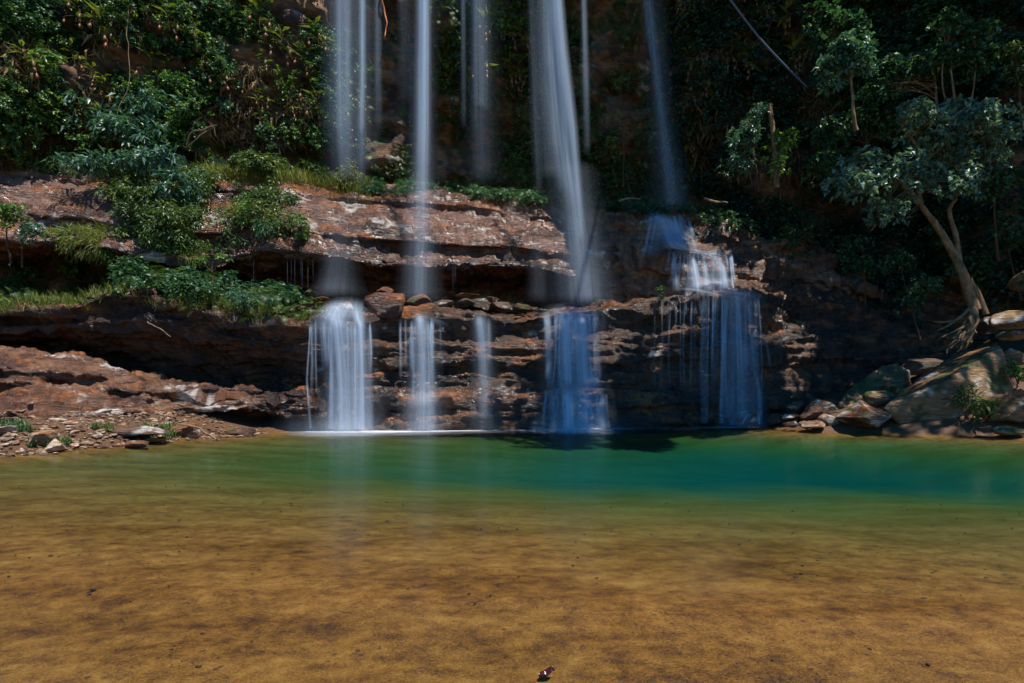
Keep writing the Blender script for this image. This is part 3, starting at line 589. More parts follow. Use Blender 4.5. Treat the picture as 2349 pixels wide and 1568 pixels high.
fall('waterfall', 'blue middle fall, wide stepped curtain under the main fall', (1320, 980, 19.7),
     [[(1252, 714, 20.0, 14, .4), (1256, 745, 19.7, 12, .55), (1258, 800, 19.6, 13, .4), (1260, 890, 19.5, 13, .26)],
      [(1292, 712, 20.0, 24, .4), (1295, 735, 19.7, 22, .75), (1298, 820, 19.55, 24, .66), (1300, 895, 19.5, 26, .5)],
      [(1330, 712, 20.0, 26, .4), (1332, 740, 19.7, 24, .75), (1336, 830, 19.55, 26, .66), (1342, 900, 19.5, 30, .55)],
      [(1362, 712, 20.1, 14, .4), (1364, 740, 19.8, 12, .55), (1366, 830, 19.7, 14, .25), (1370, 890, 19.6, 16, .4)],
      [(1350, 840, 19.5, 20, .0), (1356, 870, 19.4, 22, .5), (1362, 897, 19.3, 26, .6)],
      [(1265, 895, 19.3, 14, .5), (1268, 930, 19.2, 12, .3), (1270, 980, 19.1, 14, .2)], [(1302, 890, 19.3, 20, .6), (1304, 925, 19.2, 17, .8), (1306, 982, 19.1, 20, .62)],
      [(1340, 893, 19.2, 30, .4), (1344, 930, 19.1, 26, .5), (1346, 982, 19.0, 30, .5)], [(1374, 895, 19.3, 16, .5), (1380, 930, 19.2, 14, .45), (1382, 982, 19.1, 18, .4)]] + strands(1246, 1372, 16, 716, 892, 19.7, 303, .1) + strands(1252, 1390, 14, 894, 982, 19.2, 304, .1),
     [[(1315, 700, 20.4, 80, .1), (1312, 714, 20.0, 80, .36), (1312, 735, 19.7, 80, .30), (1312, 790, 19.6, 80, .10), (1312, 850, 19.5, 84, .0)], [(1318, 876, 19.3, 84, .0), (1322, 893, 19.2, 84, .36), (1324, 915, 19.1, 82, .2), (1326, 988, 19.0, 84, .22)], [(1310, 715, 19.7, 90, .22), (1315, 850, 19.3, 80, .22), (1320, 990, 18.9, 110, .36)], [(1320, 940, 18.9, 120, .0), (1320, 993, 18.7, 140, .25)]], 10, cling=.10)
fall('waterfall', 'right cascade stepping down three ledges in thin blue strands', (1690, 975, 20.7),
     [[(1500, 488, 25.0, 20, .25), (1520, 510, 24.4, 26, .5), (1530, 545, 23.6, 28, .45), (1545, 572, 22.9, 32, .4), (1590, 578, 22.6, 22, .25)],
      [(1545, 496, 25, 22, .2), (1548, 530, 24.0, 24, .45), (1560, 570, 22.9, 26, .4), (1620, 582, 22.5, 22, .3), (1655, 590, 22.4, 18, .4)],
      [(1544, 575, 22.6, 7, .55), (1546, 600, 22.4, 8, .5), (1552, 672, 22.2, 13, .55)], [(1585, 582, 22.5, 7, .6), (1590, 600, 22.3, 10, .75), (1596, 640, 22.1, 17, .65), (1600, 674, 22.0, 20, .5)],
      [(1612, 585, 22.5, 6, .4), (1618, 630, 22.1, 10, .6), (1622, 674, 22.0, 16, .5)], [(1645, 590, 22.4, 10, .5), (1656, 615, 22.2, 14, .65), (1662, 640, 22.0, 16, .6), (1666, 676, 21.9, 24, .55)],
      [(1630, 668, 21.9, 40, .3), (1690, 675, 21.4, 34, .4), (1715, 684, 21.2, 20, .3)],
      [(1668, 678, 21.3, 12, .45), (1664, 740, 20.9, 9, .35), (1662, 780, 20.8, 10, .5), (1664, 860, 20.8, 8, .34), (1668, 960, 20.7, 10, .2)],
      [(1688, 676, 21.3, 14, .30), (1694, 730, 20.9, 11, .20), (1696, 782, 20.8, 13, .26), (1700, 870, 20.8, 15, .16), (1704, 970, 20.6, 18, .14)],
      [(1716, 678, 21.3, 10, .34), (1722, 760, 20.9, 8, .26), (1730, 850, 20.8, 6, .22), (1740, 900, 20.7, 9, .24), (1744, 960, 20.6, 8, .14)],
      [(1738, 684, 21.4, 4, .4), (1744, 760, 21.0, 4, .2), (1760, 800, 20.9, 4, .2), (1770, 860, 20.9, 4, .06)],
      [(1605, 684, 21.2, 6, .35), (1608, 740, 21.0, 5, .12)], [(1572, 690, 21.0, 5, .3), (1574, 730, 20.9, 5, .05)], [(1640, 680, 21.2, 8, .3), (1634, 760, 20.9, 6, .15), (1630, 840, 20.9, 6, .03)], [(1550, 692, 20.9, 4, .26), (1551, 760, 20.8, 4, .04)],
      [(1700, 786, 20.7, 40, .4), (1705, 800, 20.6, 36, .2), (1706, 860, 20.6, 36, .05)], [(1730, 940, 20.2, 12, .3), (1712, 950, 19.9, 10, .4), (1700, 974, 19.7, 8, .3)], [(1738, 945, 20.0, 10, .4), (1742, 974, 19.8, 5, .4)]] + strands(1535, 1678, 18, 572, 694, 22.6, 305, .15, (.3, .75)) + strands(1610, 1748, 26, 664, 972, 21.5, 306, .12, (.18, .5), (1.5, 4.5)) + strands(1490, 1580, 16, 490, 596, 24.9, 307, .6, (.2, .5), (3, 8)) + [[(1530, 548, 23.5, 22, .4), (1575, 574, 22.9, 20, .5), (1620, 586, 22.5, 16, .5), (1668, 606, 22.3, 12, .4)], [(1570, 662, 22.2, 26, .4), (1630, 676, 21.7, 24, .5), (1690, 684, 21.3, 22, .4), (1700, 706, 21.2, 22, .1)]] + strands(1500, 1640, 14, 688, 900, 21.0, 308, 0, (.08, .26), (1.0, 2.6)),
     [[(1500, 490, 25, 40, .2), (1530, 520, 24.4, 50, .40), (1545, 550, 23.5, 52, .36), (1575, 576, 22.8, 60, .30)], [(1600, 574, 22.8, 70, .1), (1612, 590, 22.6, 74, .22), (1618, 640, 22.3, 74, .18), (1628, 668, 22.0, 80, .30), (1650, 684, 21.6, 90, .1)], [(1650, 664, 22, 80, .1), (1680, 680, 21.4, 80, .34), (1690, 720, 21, 62, .14), (1694, 800, 20.9, 58, .10), (1700, 900, 20.8, 62, .10), (1702, 975, 20.7, 66, .14)], [(1620, 640, 22.0, 50, .12), (1630, 676, 21.8, 70, .28)], [(1690, 690, 21.1, 60, .10), (1695, 860, 20.5, 64, .14), (1700, 980, 20.3, 80, .16)], [(1540, 505, 24.2, 50, .16), (1550, 560, 23.0, 55, .16)]], 11, 'cascade', cling=.08)
for i, (px, p0, p1, Y, o_) in enumerate([(582, 594, 668, 20.6, .22), (659, 588, 660, 20.9, .3), (668, 592, 640, 20.9, .2), (676, 592, 664, 20.9, .26), (689, 594, 636, 20.9, .2), (693, 594, 662, 20.9, .26), (706, 592, 668, 21, .3), (718, 594, 640, 21, .2), (1039, 608, 662, 21.7, .4), (1044, 608, 640, 21.7, .25)]):
    e = streamlets('water_trickle', [[(px, p0 - 6, Y, 1.3, o_ * .7), (px + .5, p1 + 18, Y, 1.8, 0)]], VEIL, None, 70 + i)
    tag(e, ('hair thin trickle dripping from the middle ledge into the dark undercut on the left' if px < 900 else 'twin trickle dripping from the middle ledge right of the white column'), 'trickle', 'drips under the middle ledge')
# foam and ripples where the falls meet the pool
fx = np.linspace(-8.2, 9.6, 260); fy = np.interp(fx, L4[:, 0], L4[:, 1]) - .45
n = N('pool_foam'); al = n.math('MULTIPLY', n.n('Attribute', attribute_name='op').outputs['Fac'], n.ramp(n.noise(n.mapping(n.pos(), (.8, 3, 1)), 1.2, 4, .6), [(.36, .35), (.6, 1.0)]), True)
d = n.n('BsdfDiffuse'); d.inputs[0].default_value = (.88, .9, .93, 1); tr = n.n('BsdfTransparent'); ms = n.n('MixShader'); n.put(ms.inputs[0], al)
n.t.links.new(tr.outputs[0], ms.inputs[1]); n.t.links.new(d.outputs[0], ms.inputs[2]); FOAM = n.done(ms.outputs[0])
u = np.linspace(-1, 1, 31); inten = .12 + np.clip(.95 * np.exp(-((fx + 5.2) / 1.6) ** 2) + .7 * np.exp(-((fx + 3.0) / 1.3) ** 2) + .3 * np.exp(-((fx + .9) / 1.0) ** 2) + .95 * np.exp(-((fx - 2.1) / 1.4) ** 2) + .35 * np.exp(-((fx - 8) / 1.2) ** 2), 0, 1) + .15 * (fx < 3)
wd = .6 + 1.7 * inten
V = np.stack([np.repeat(fx[:, None], 31, 1), fy[:, None] - .15 + u[None] * wd[:, None], np.full((260, 31), .012)], -1).reshape(-1, 3)
i = (np.arange(259)[:, None] * 31 + np.arange(30)[None]).ravel()
o = mesh_np('foam', V, np.stack([i, i + 31, i + 32, i + 1], 1), FOAM, attrs={'op': (inten[:, None] * (.85 * np.exp(-(u[None] * 5 - .8) ** 2) + .22 * np.exp(-(u[None] * 1.7) ** 2)) * np.clip((1 - np.abs(u[None])) * 4, 0, 1)).ravel()})
tag(o, 'white line of foam along the foot of the falls', 'foam', None, 'stuff')
# ------------------------------------------------------------------ plants
LM = dict(
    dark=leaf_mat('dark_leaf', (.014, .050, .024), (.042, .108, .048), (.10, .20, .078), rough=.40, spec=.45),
    deep=leaf_mat('shade_toned_leaf', (.008, .032, .020), (.024, .066, .038), (.060, .125, .062), rough=.36, spec=.5),  # darker copy of the dark leaf; the right cliff's shade is in its colour
    blue=leaf_mat('glossy_blue_green_leaf', (.024, .075, .055), (.065, .15, .105), (.16, .27, .19), rough=.36, spec=.5),
    lit_crown=leaf_mat('lit_crown_leaf', (.045, .105, .080), (.12, .21, .155), (.27, .38, .27), rough=.36, spec=.5),  # paler leaf copy; light on the leaning crown is put into its colour
    bright=leaf_mat('bright_leaf', (.040, .105, .020), (.105, .21, .040), (.27, .35, .065), rough=.38, spec=.5),
    fern=leaf_mat('fern_leaf', (.020, .052, .012), (.068, .125, .026), (.19, .23, .05), rough=.45),
    dry=leaf_mat('dry_leaf', (0.070, 0.040, 0.020), (0.170, 0.100, 0.048), (0.380, 0.260, 0.130), rough=.7, trans=.15, spec=.2),
    moss=leaf_mat('golden_moss', (0.080, 0.068, 0.012), (0.220, 0.150, 0.024), (0.300, 0.260, 0.040), rough=.8, trans=.2, spec=.1),
    grass=leaf_mat('grass_blade', (0.060, 0.100, 0.016), (0.170, 0.200, 0.036), (0.340, 0.300, 0.070), rough=.55),
    pitcher=leaf_mat('pitcher_cup', (.12, .12, .03), (.20, .12, .05), (.26, .07, .04), rough=.4))
BARK = plain_mat('brown_bark', (.085, .045, .024), .8, .5, 9, .8, .2, (1, 1, .3))
PALEBARK = plain_mat('mottled_bark', (.21, .125, .065), .8, .7, 7, .8, .2, (1, 1, .5))
DEADWOOD = plain_mat('dead_wood', (.22, .15, .09), .8, .5, 9, .6, .2, (1, 1, .3))
def T_leaf(w, bend=.1): return (np.array([(0, 0, 0), (-w, .42, .07), (w, .42, .07), (0, 1, -bend), (0, .5, .02)], float), np.array([(0, 4, 1), (1, 4, 3), (0, 2, 4), (2, 3, 4)]))
def T_frond(k=9):
    V, Fc = [], []
    f = lambda t: np.array([0, t - .12 * t ** 3, .42 * t - .62 * t * t])
    for i in range(k):
        t = .08 + .9 * i / k; b, b2 = f(t), f(t + .055); L = .30 * math.sin(math.pi * min(1, .12 + .88 * (1 - t) ** .7) * .5 + .0) * (1 if t > .2 else .7)
        for s in (-1, 1):
            j = len(V); V += [b, b2, (b + b2) / 2 + np.array([s * L, L * .35, -.10 * L])]; Fc.append((j, j + 1, j + 2) if s < 0 else (j + 1, j, j + 2))
    return np.array(V), np.array(Fc)
def T_blade(): return (np.array([(-.035, 0, 0), (.035, 0, 0), (-.025, .55, .0), (.025, .55, .0), (0, 1, -.16)], float), np.array([(0, 1, 3), (0, 3, 2), (2, 3, 4)]))
TL = dict(oval=T_leaf(.27), lance=T_leaf(.13, .22), round=T_leaf(.36), frond=T_frond(), blade=T_blade(), strap=T_leaf(.07, .45))
def unit(a): return a / (np.linalg.norm(a, axis=-1, keepdims=True) + 1e-9)
def leaves(pos, d, size, tmpl, r, roll=.6, upn=(0, 0, 1)):
    """one leaf per row: base point, direction it points, length; faces mostly upward"""
    V0, F0 = TL[tmpl]; m = len(pos); d = unit(d)
    up = unit(np.array(upn)[None] + r.normal(size=(m, 3)) * roll)
    x = unit(np.cross(d, up)); z = np.cross(x, d)
    V = pos[:, None] + size[:, None, None] * (V0[None, :, :1] * x[:, None] + V0[None, :, 1:2] * d[:, None] + V0[None, :, 2:] * z[:, None])
    Fc = F0[None] + (np.arange(m) * len(V0))[:, None, None]
    rnd = np.repeat(np.clip(r.normal(.5, .24, m), 0, 1), len(V0))
    return V.reshape(-1, 3), Fc.reshape(-1, 3), rnd
def tips_in(c, rad, n, r, lumps=11, up=.25):
    c, rad = np.asarray(c, float), np.asarray(rad, float)
    lc = unit(r.normal(size=(lumps, 3))) * r.uniform(.25, .85, (lumps, 1)); lr = r.uniform(.20, .48, lumps)
    li = r.integers(0, lumps, n); o = unit(r.normal(size=(n, 3)) + np.array([0, -.25, up]))
    p = lc[li] + o * (lr[li] * r.uniform(.75, 1.05, n))[:, None]
    return c + p * rad, unit(o * .7 + unit(p) * .5)
def whorls(tp, od, k, size, tmpl, r, droop=.35, spread=1.0, jit=.3):
    m = len(tp); ax = unit(od + np.array([0, 0, .5])); a = unit(np.cross(ax, r.normal(size=(m, 3)))); b = np.cross(ax, a)
    ph = (np.arange(k) * 2 * math.pi / k)[None] + r.uniform(0, 6.3, (m, 1)); ph = ph + r.normal(0, .35, (m, k))
    d = (np.cos(ph)[..., None] * a[:, None] + np.sin(ph)[..., None] * b[:, None]) * spread + ax[:, None] * r.uniform(.15, .75, (m, k, 1)) + np.array([0, 0, -droop]) + r.normal(0, jit * .5, (m, k, 3))
    s = size * r.uniform(.65, 1.25, (m, k)); p = tp[:, None] + r.normal(0, size * .22, (m, k, 3))
    return leaves(p.reshape(-1, 3), d.reshape(-1, 3), s.ravel(), tmpl, r)
def tubes(lines, sides=6):
    """lines: list of (points, radii) swept into tapering limbs"""
    VS, FS, off = [], [], 0
    for P, R in lines:
        P = np.asarray(P, float); m = len(P); R = np.interp(np.linspace(0, 1, m), np.linspace(0, 1, len(R)), R)
        t = unit(np.gradient(P, axis=0)); ref = np.array([.31, -.9, .3]) ; a = unit(np.cross(t, ref)); b = np.cross(t, a)
        ph = np.arange(sides) * 2 * math.pi / sides
        V = P[:, None] + R[:, None, None] * (np.cos(ph)[None, :, None] * a[:, None] + np.sin(ph)[None, :, None] * b[:, None])
        i = np.arange(m - 1)[:, None] * sides + np.arange(sides)[None]; j = np.arange(m - 1)[:, None] * sides + (np.arange(sides)[None] + 1) % sides
        Fq = np.stack([i, j, j + sides, i + sides], -1).reshape(-1, 4)
        VS.append(V.reshape(-1, 3)); FS.append(Fq + off); off += m * sides
    return np.concatenate(VS), np.concatenate(FS)
def smooth_path(pts, n=14, wob=0, seed=0):
    p = np.asarray(pts, float); t = np.linspace(0, len(p) - 1, n); i = np.clip(t.astype(int), 0, len(p) - 2); f = (t - i)[:, None]
    g = np.gradient(p, axis=0) if len(p) > 2 else np.repeat((p[1:] - p[:1]), 2, 0)
    h = lambda f: (2 * f ** 3 - 3 * f ** 2 + 1, f ** 3 - 2 * f ** 2 + f, -2 * f ** 3 + 3 * f ** 2, f ** 3 - f ** 2)
    A, B, D, E = h(f); q = A * p[i] + B * g[i] + D * p[i + 1] + E * g[i + 1]
    if wob: q[1:-1] += wob * np.stack([vnoise(t * 1.7, seed, 1.1), vnoise(t * 1.7, seed, 5.1), vnoise(t * 1.7, seed, 9.1)], 1)[1:-1]
    return q
SEED = [1000]
def plant(name, label, cat, base, blobs, kind, tmpl, size, trunk=None, k=6, dens=1.0, mat=BARK, droop=.35, group=None, trunk_r=(.05, .02), extra=None, twigs=7, spread=1.0, limbs=()):
    """a tree or shrub: trunk (tubes) and crown (leaf whorls round many branch tips). blobs: (centre xyz, radii xyz, tips)"""
    SEED[0] += 1; r = np.random.default_rng(SEED[0]); base = np.asarray(base, float)
    e = empty(name, base, label, cat, group)
    LV, TB = [], []; off = 0
    main = smooth_path(trunk, 16, .04, SEED[0]) if trunk is not None else None
    if main is not None: TB.append((main, trunk_r))
    for pts, rr in limbs: TB.append((smooth_path(pts, 12, .03, SEED[0]), rr))
    for c, rad, n in blobs:
        tp, od = tips_in(c, rad, max(6, int(n * dens)), r)
        V, Fc, rn = whorls(tp, od, k, size, tmpl, r, droop, spread)
        LV.append((V, Fc + off, rn)); off += len(V)
        start = np.asarray(c) - np.array([0, 0, rad[2] * .8]) if main is None else None
        allp = np.concatenate([q for q, _ in TB[:1 + len(limbs)]]) if main is not None else None
        if main is None and np.linalg.norm(start - base) > .1: TB.append((smooth_path([base, (base + start) / 2 + r.normal(0, .05, 3), start], 6), (.022, .012)))
        for j in r.choice(len(tp), min(twigs, len(tp)), replace=False):
            st = start if main is None else allp[np.argmin(np.linalg.norm(allp - tp[j], axis=1) + .6 * r.random(len(allp)))]
            mid = (st + tp[j]) / 2 + r.normal(0, .12, 3) * np.linalg.norm(tp[j] - st) + np.array([0, 0, .08])
            TB.append((smooth_path([st, mid, tp[j]], 7), (min(.02, trunk_r[1] * .6), .005)))
    V = np.concatenate([a[0] for a in LV]); Fc = np.concatenate([a[1] for a in LV]); rn = np.concatenate([a[2] for a in LV])
    rn = np.clip(rn + .22 * fbm(V[:, 0] * 1.6, V[:, 1] * 1.6, V[:, 2] * 1.6, 2), 0, 1)
    part('crown' if cat == 'tree' else 'foliage', V, Fc, LM[kind], e, smooth=False, attrs={'rnd': rn})
    V, Fc = tubes(TB); part('trunk' if cat == 'tree' else 'stem', V, Fc, mat, e)
    return e
def shrub(label, px, py, wp, hp, kind='dark', tmpl='oval', size=.16, n=60, k=6, out=.35, deep=None, name='shrub', cat='shrub', group=None, **kw):
    """a shrub that shows wp by hp photo units round (px, py), rooted on whatever surface lies behind it"""
    p, nrm = hit(px, py + hp * .45); Y = p[1] - out
    c = at(px, py, Y); rad = (wp / 2 / F * Y, deep or min(wp, hp) / 2 / F * Y, hp / 2 / F * Y)
    return plant(name, label, cat, p, [(c, rad, n)], kind, tmpl, size, None, k, group=group, **kw)

def inside(q, poly):
    poly = np.asarray(poly, float); x, y = q[:, 0], q[:, 1]; c = np.zeros(len(q), bool); j = len(poly) - 1
    for i in range(len(poly)):
        a, b = poly[i], poly[j]; c ^= ((a[1] > y) != (b[1] > y)) & (x < (b[0] - a[0]) * (y - a[1]) / (b[1] - a[1] + 1e-9) + a[0]); j = i
    return c
def cover(name, label, surf, poly, n, kind, tmpl, size, k=6, out=(.05, .5), mask=-.1, fs=.5, droop=.5, seed=0, nz=None, hang=0., ydepth=None, cat='foliage'):
    """uncountable growth over a piece of rock: leaf clusters standing out from the surface where a growth noise is high"""
    r = np.random.default_rng(3000 + seed); V, Nn, _ = SURF[surf]
    ok = inside(project(V), poly)
    if nz is not None: ok &= Nn[:, 2] > nz
    if ydepth is not None: ok &= V[:, 1] < ydepth
    P, Q = V[ok], Nn[ok]
    if not len(P): print('no cover', name); return
    g = fbm(P[:, 0] * fs + seed, P[:, 1] * fs, P[:, 2] * fs, 3) > mask
    P, Q = P[g], Q[g]
    i = r.integers(0, len(P), n); P, Q = P[i], Q[i]
    lift = fbm(P[:, 0] * 1.1 + 7, P[:, 1] * 1.1 + seed, P[:, 2] * 1.1, 3)
    P = P + Q * (out[0] + (out[1] - out[0]) * np.clip(.5 + .7 * lift + r.normal(0, .15, n), 0, 1.3))[:, None] + r.normal(0, .05, (n, 3))
    if tmpl == 'blade':
        d = Q * .5 + np.array([0, -.1, 1.0 - 2 * hang]) + r.normal(0, .45, (n, 3)); W = leaves(P, d, size * r.uniform(.5, 1.4, n), 'blade', r, 1.0)
    elif hang:
        d = Q * .35 + np.array([0, 0, -hang]) + r.normal(0, .35, (n, 3)); W = leaves(P, d, size * r.uniform(.5, 1.4, n), tmpl, r, 1.0, (0, -1, .2))
    else:
        W = whorls(P, unit(Q + np.array([0, -.2, .5])), k, size, tmpl, r, droop)
    rn = np.clip(W[2] + .25 * fbm(W[0][:, 0] * .9, W[0][:, 1] * .9 + seed, W[0][:, 2] * .9, 2), 0, 1)
    o = mesh_np(name, W[0], W[1], LM[kind], smooth=False, attrs={'rnd': rn})
    return tag(o, label, cat, None, 'stuff')

# --- growth that reads as one mass
UL = [(-80, -160), (770, -160), (765, 320), (640, 345), (500, 330), (330, 350), (-80, 350)]
UC = [(770, -160), (1540, -160), (1560, 480), (1300, 500), (760, 420)]
UR = [(1530, -160), (2500, -160), (2500, 760), (2000, 720), (1750, 560), (1540, 500)]
cover('climbing_foliage', 'dark small leaved growth matting the sunlit left cliff', 'upper_cliff', UL, 16000, 'dark', 'oval', .13, 6, (.05, 1.3), -.08, .42, seed=1)
cover('hanging_foliage', 'dry brown fern litter hanging down the left cliff', 'upper_cliff', UL, 9000, 'dry', 'strap', .5, 1, (.05, .5), .05, .5, seed=2, hang=1.0)
cover('bright_foliage', 'lighter green leafy patches on the left cliff', 'upper_cliff', UL, 5200, 'bright', 'oval', .125, 6, (.4, 1.5), .24, .42, seed=1)
cover('shaded_foliage', 'green growth patching the shaded wall behind the falls', 'upper_cliff', UC, 5200, 'fern', 'oval', .16, 6, (.05, .6), .12, .55, seed=4)
cover('shaded_fern_foliage', 'ferny growth on the shaded wall behind the falls', 'upper_cliff', UC, 1500, 'fern', 'frond', .45, 3, (.05, .4), .20, .6, seed=5)
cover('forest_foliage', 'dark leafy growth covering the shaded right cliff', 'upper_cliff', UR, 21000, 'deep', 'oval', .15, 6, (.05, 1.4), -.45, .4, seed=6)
cover('forest_edge_foliage', 'blue green leafy growth standing out from the shaded right cliff', 'upper_cliff', [(1880, -160), (2500, -160), (2500, 640), (2200, 600), (1950, 400)], 6000, 'dark', 'oval', .18, 6, (.5, 1.7), .08, .45, seed=26)
cover('forest_litter', 'dry hanging growth on the shaded right cliff', 'upper_cliff', [(1530, -160), (2050, -160), (1950, 420), (1560, 400)], 6000, 'dry', 'strap', .5, 1, (.1, .6), -.05, .5, seed=7, hang=1.0)
cover('grass', 'grass fringe along the top of the middle ledge', 'middle_ledge', [(150, 320), (460, 350), (760, 370), (860, 420), (840, 450), (700, 425), (450, 412), (200, 405), (0, 380)], 14000, 'grass', 'blade', .42, 1, (.0, .12), -.35, .6, seed=8)
cover('ledge_top_foliage', 'low ferny bushes fringing the top of the middle ledge', 'middle_ledge', [(0, 300), (460, 340), (760, 370), (850, 420), (830, 440), (700, 415), (450, 400), (0, 380)], 3600, 'fern', 'lance', .2, 6, (.05, .7), .0, .7, seed=28)
cover('moss', 'golden brown moss along the top edge of the middle ledge', 'middle_ledge', [(-50, 330), (200, 370), (460, 385), (760, 395), (860, 430), (850, 478), (700, 448), (450, 432), (200, 425), (-50, 395)], 20000, 'moss', 'blade', .13, 1, (.0, .08), -.25, .8, seed=9)
cover('ledge_foliage', 'green plants hanging over the left part of the middle ledge', 'middle_ledge', [(220, 455), (340, 420), (420, 405), (540, 430), (680, 470), (705, 540), (640, 565), (560, 585), (500, 545), (470, 605), (380, 615), (300, 590), (200, 560), (300, 520)], 6000, 'fern', 'lance', .20, 6, (.02, .7), .05, .9, seed=10, droop=.7)
cover('ledge_grass', 'hanging grass over the left part of the middle ledge', 'middle_ledge', [(220, 455), (350, 440), (480, 480), (470, 600), (390, 610), (300, 580), (190, 575), (60, 560), (120, 520), (300, 530)], 9000, 'grass', 'blade', .28, 1, (.0, .25), -.15, .8, seed=11, hang=.75)
cover('shelf_foliage', 'leafy ground plants on the lower shelf under the overhang', 'lower_ledge', [(-80, 560), (560, 610), (740, 660), (740, 740), (560, 745), (450, 720), (380, 690), (230, 690), (-80, 720)], 3800, 'dark', 'oval', .15, 6, (.05, 1.0), .05, .9, seed=12, nz=.3)
cover('shelf_fern_foliage', 'ferny undergrowth on the lower shelf under the overhang', 'lower_ledge', [(-80, 600), (560, 640), (740, 680), (740, 740), (560, 740), (380, 700), (-80, 720)], 1500, 'fern', 'frond', .42, 3, (.1, .6), -.1, .7, seed=22, nz=.3)
cover('shelf_grass', 'low olive grass on the front of the lower shelf', 'lower_ledge', [(-80, 640), (220, 660), (330, 655), (480, 690), (740, 680), (740, 735), (560, 745), (450, 722), (300, 700), (150, 715), (-80, 730)], 16000, 'grass', 'blade', .26, 1, (.0, .14), -.25, .8, seed=13, nz=-.2)
cover('shelf_moss', 'moss and stunted growth on the lip of the lower shelf', 'lower_ledge', [(-80, 650), (300, 640), (740, 690), (740, 745), (560, 750), (300, 715), (-80, 735)], 6000, 'moss', 'blade', .09, 1, (.0, .06), .0, .8, seed=14)
cover('wall_foot_foliage', 'ferny bushes at the foot of the shaded wall above the middle ledge', 'middle_ledge', [(830, 330), (1250, 400), (1480, 430), (1500, 500), (1250, 475), (1000, 445), (830, 450)], 1500, 'dark', 'frond', .36, 3, (.0, .25), .12, .9, seed=15)
cover('step_foliage', 'dark low bushes along the top of the right step', 'right_step', [(1400, 420), (1600, 460), (1850, 500), (2100, 600), (2100, 680), (1900, 590), (1700, 540), (1560, 500), (1400, 500)], 4500, 'dark', 'oval', .15, 6, (.0, .45), -.2, .7, seed=16)
cover('bank_grass', 'low grey green plants among the stones of the left bank', 'ground', [(-80, 975), (240, 985), (420, 985), (420, 1005), (230, 1025), (100, 1030), (-80, 1040)], 5000, 'fern', 'lance', .10, 1, (.0, .06), .15, 1.3, seed=17, hang=-1.0)

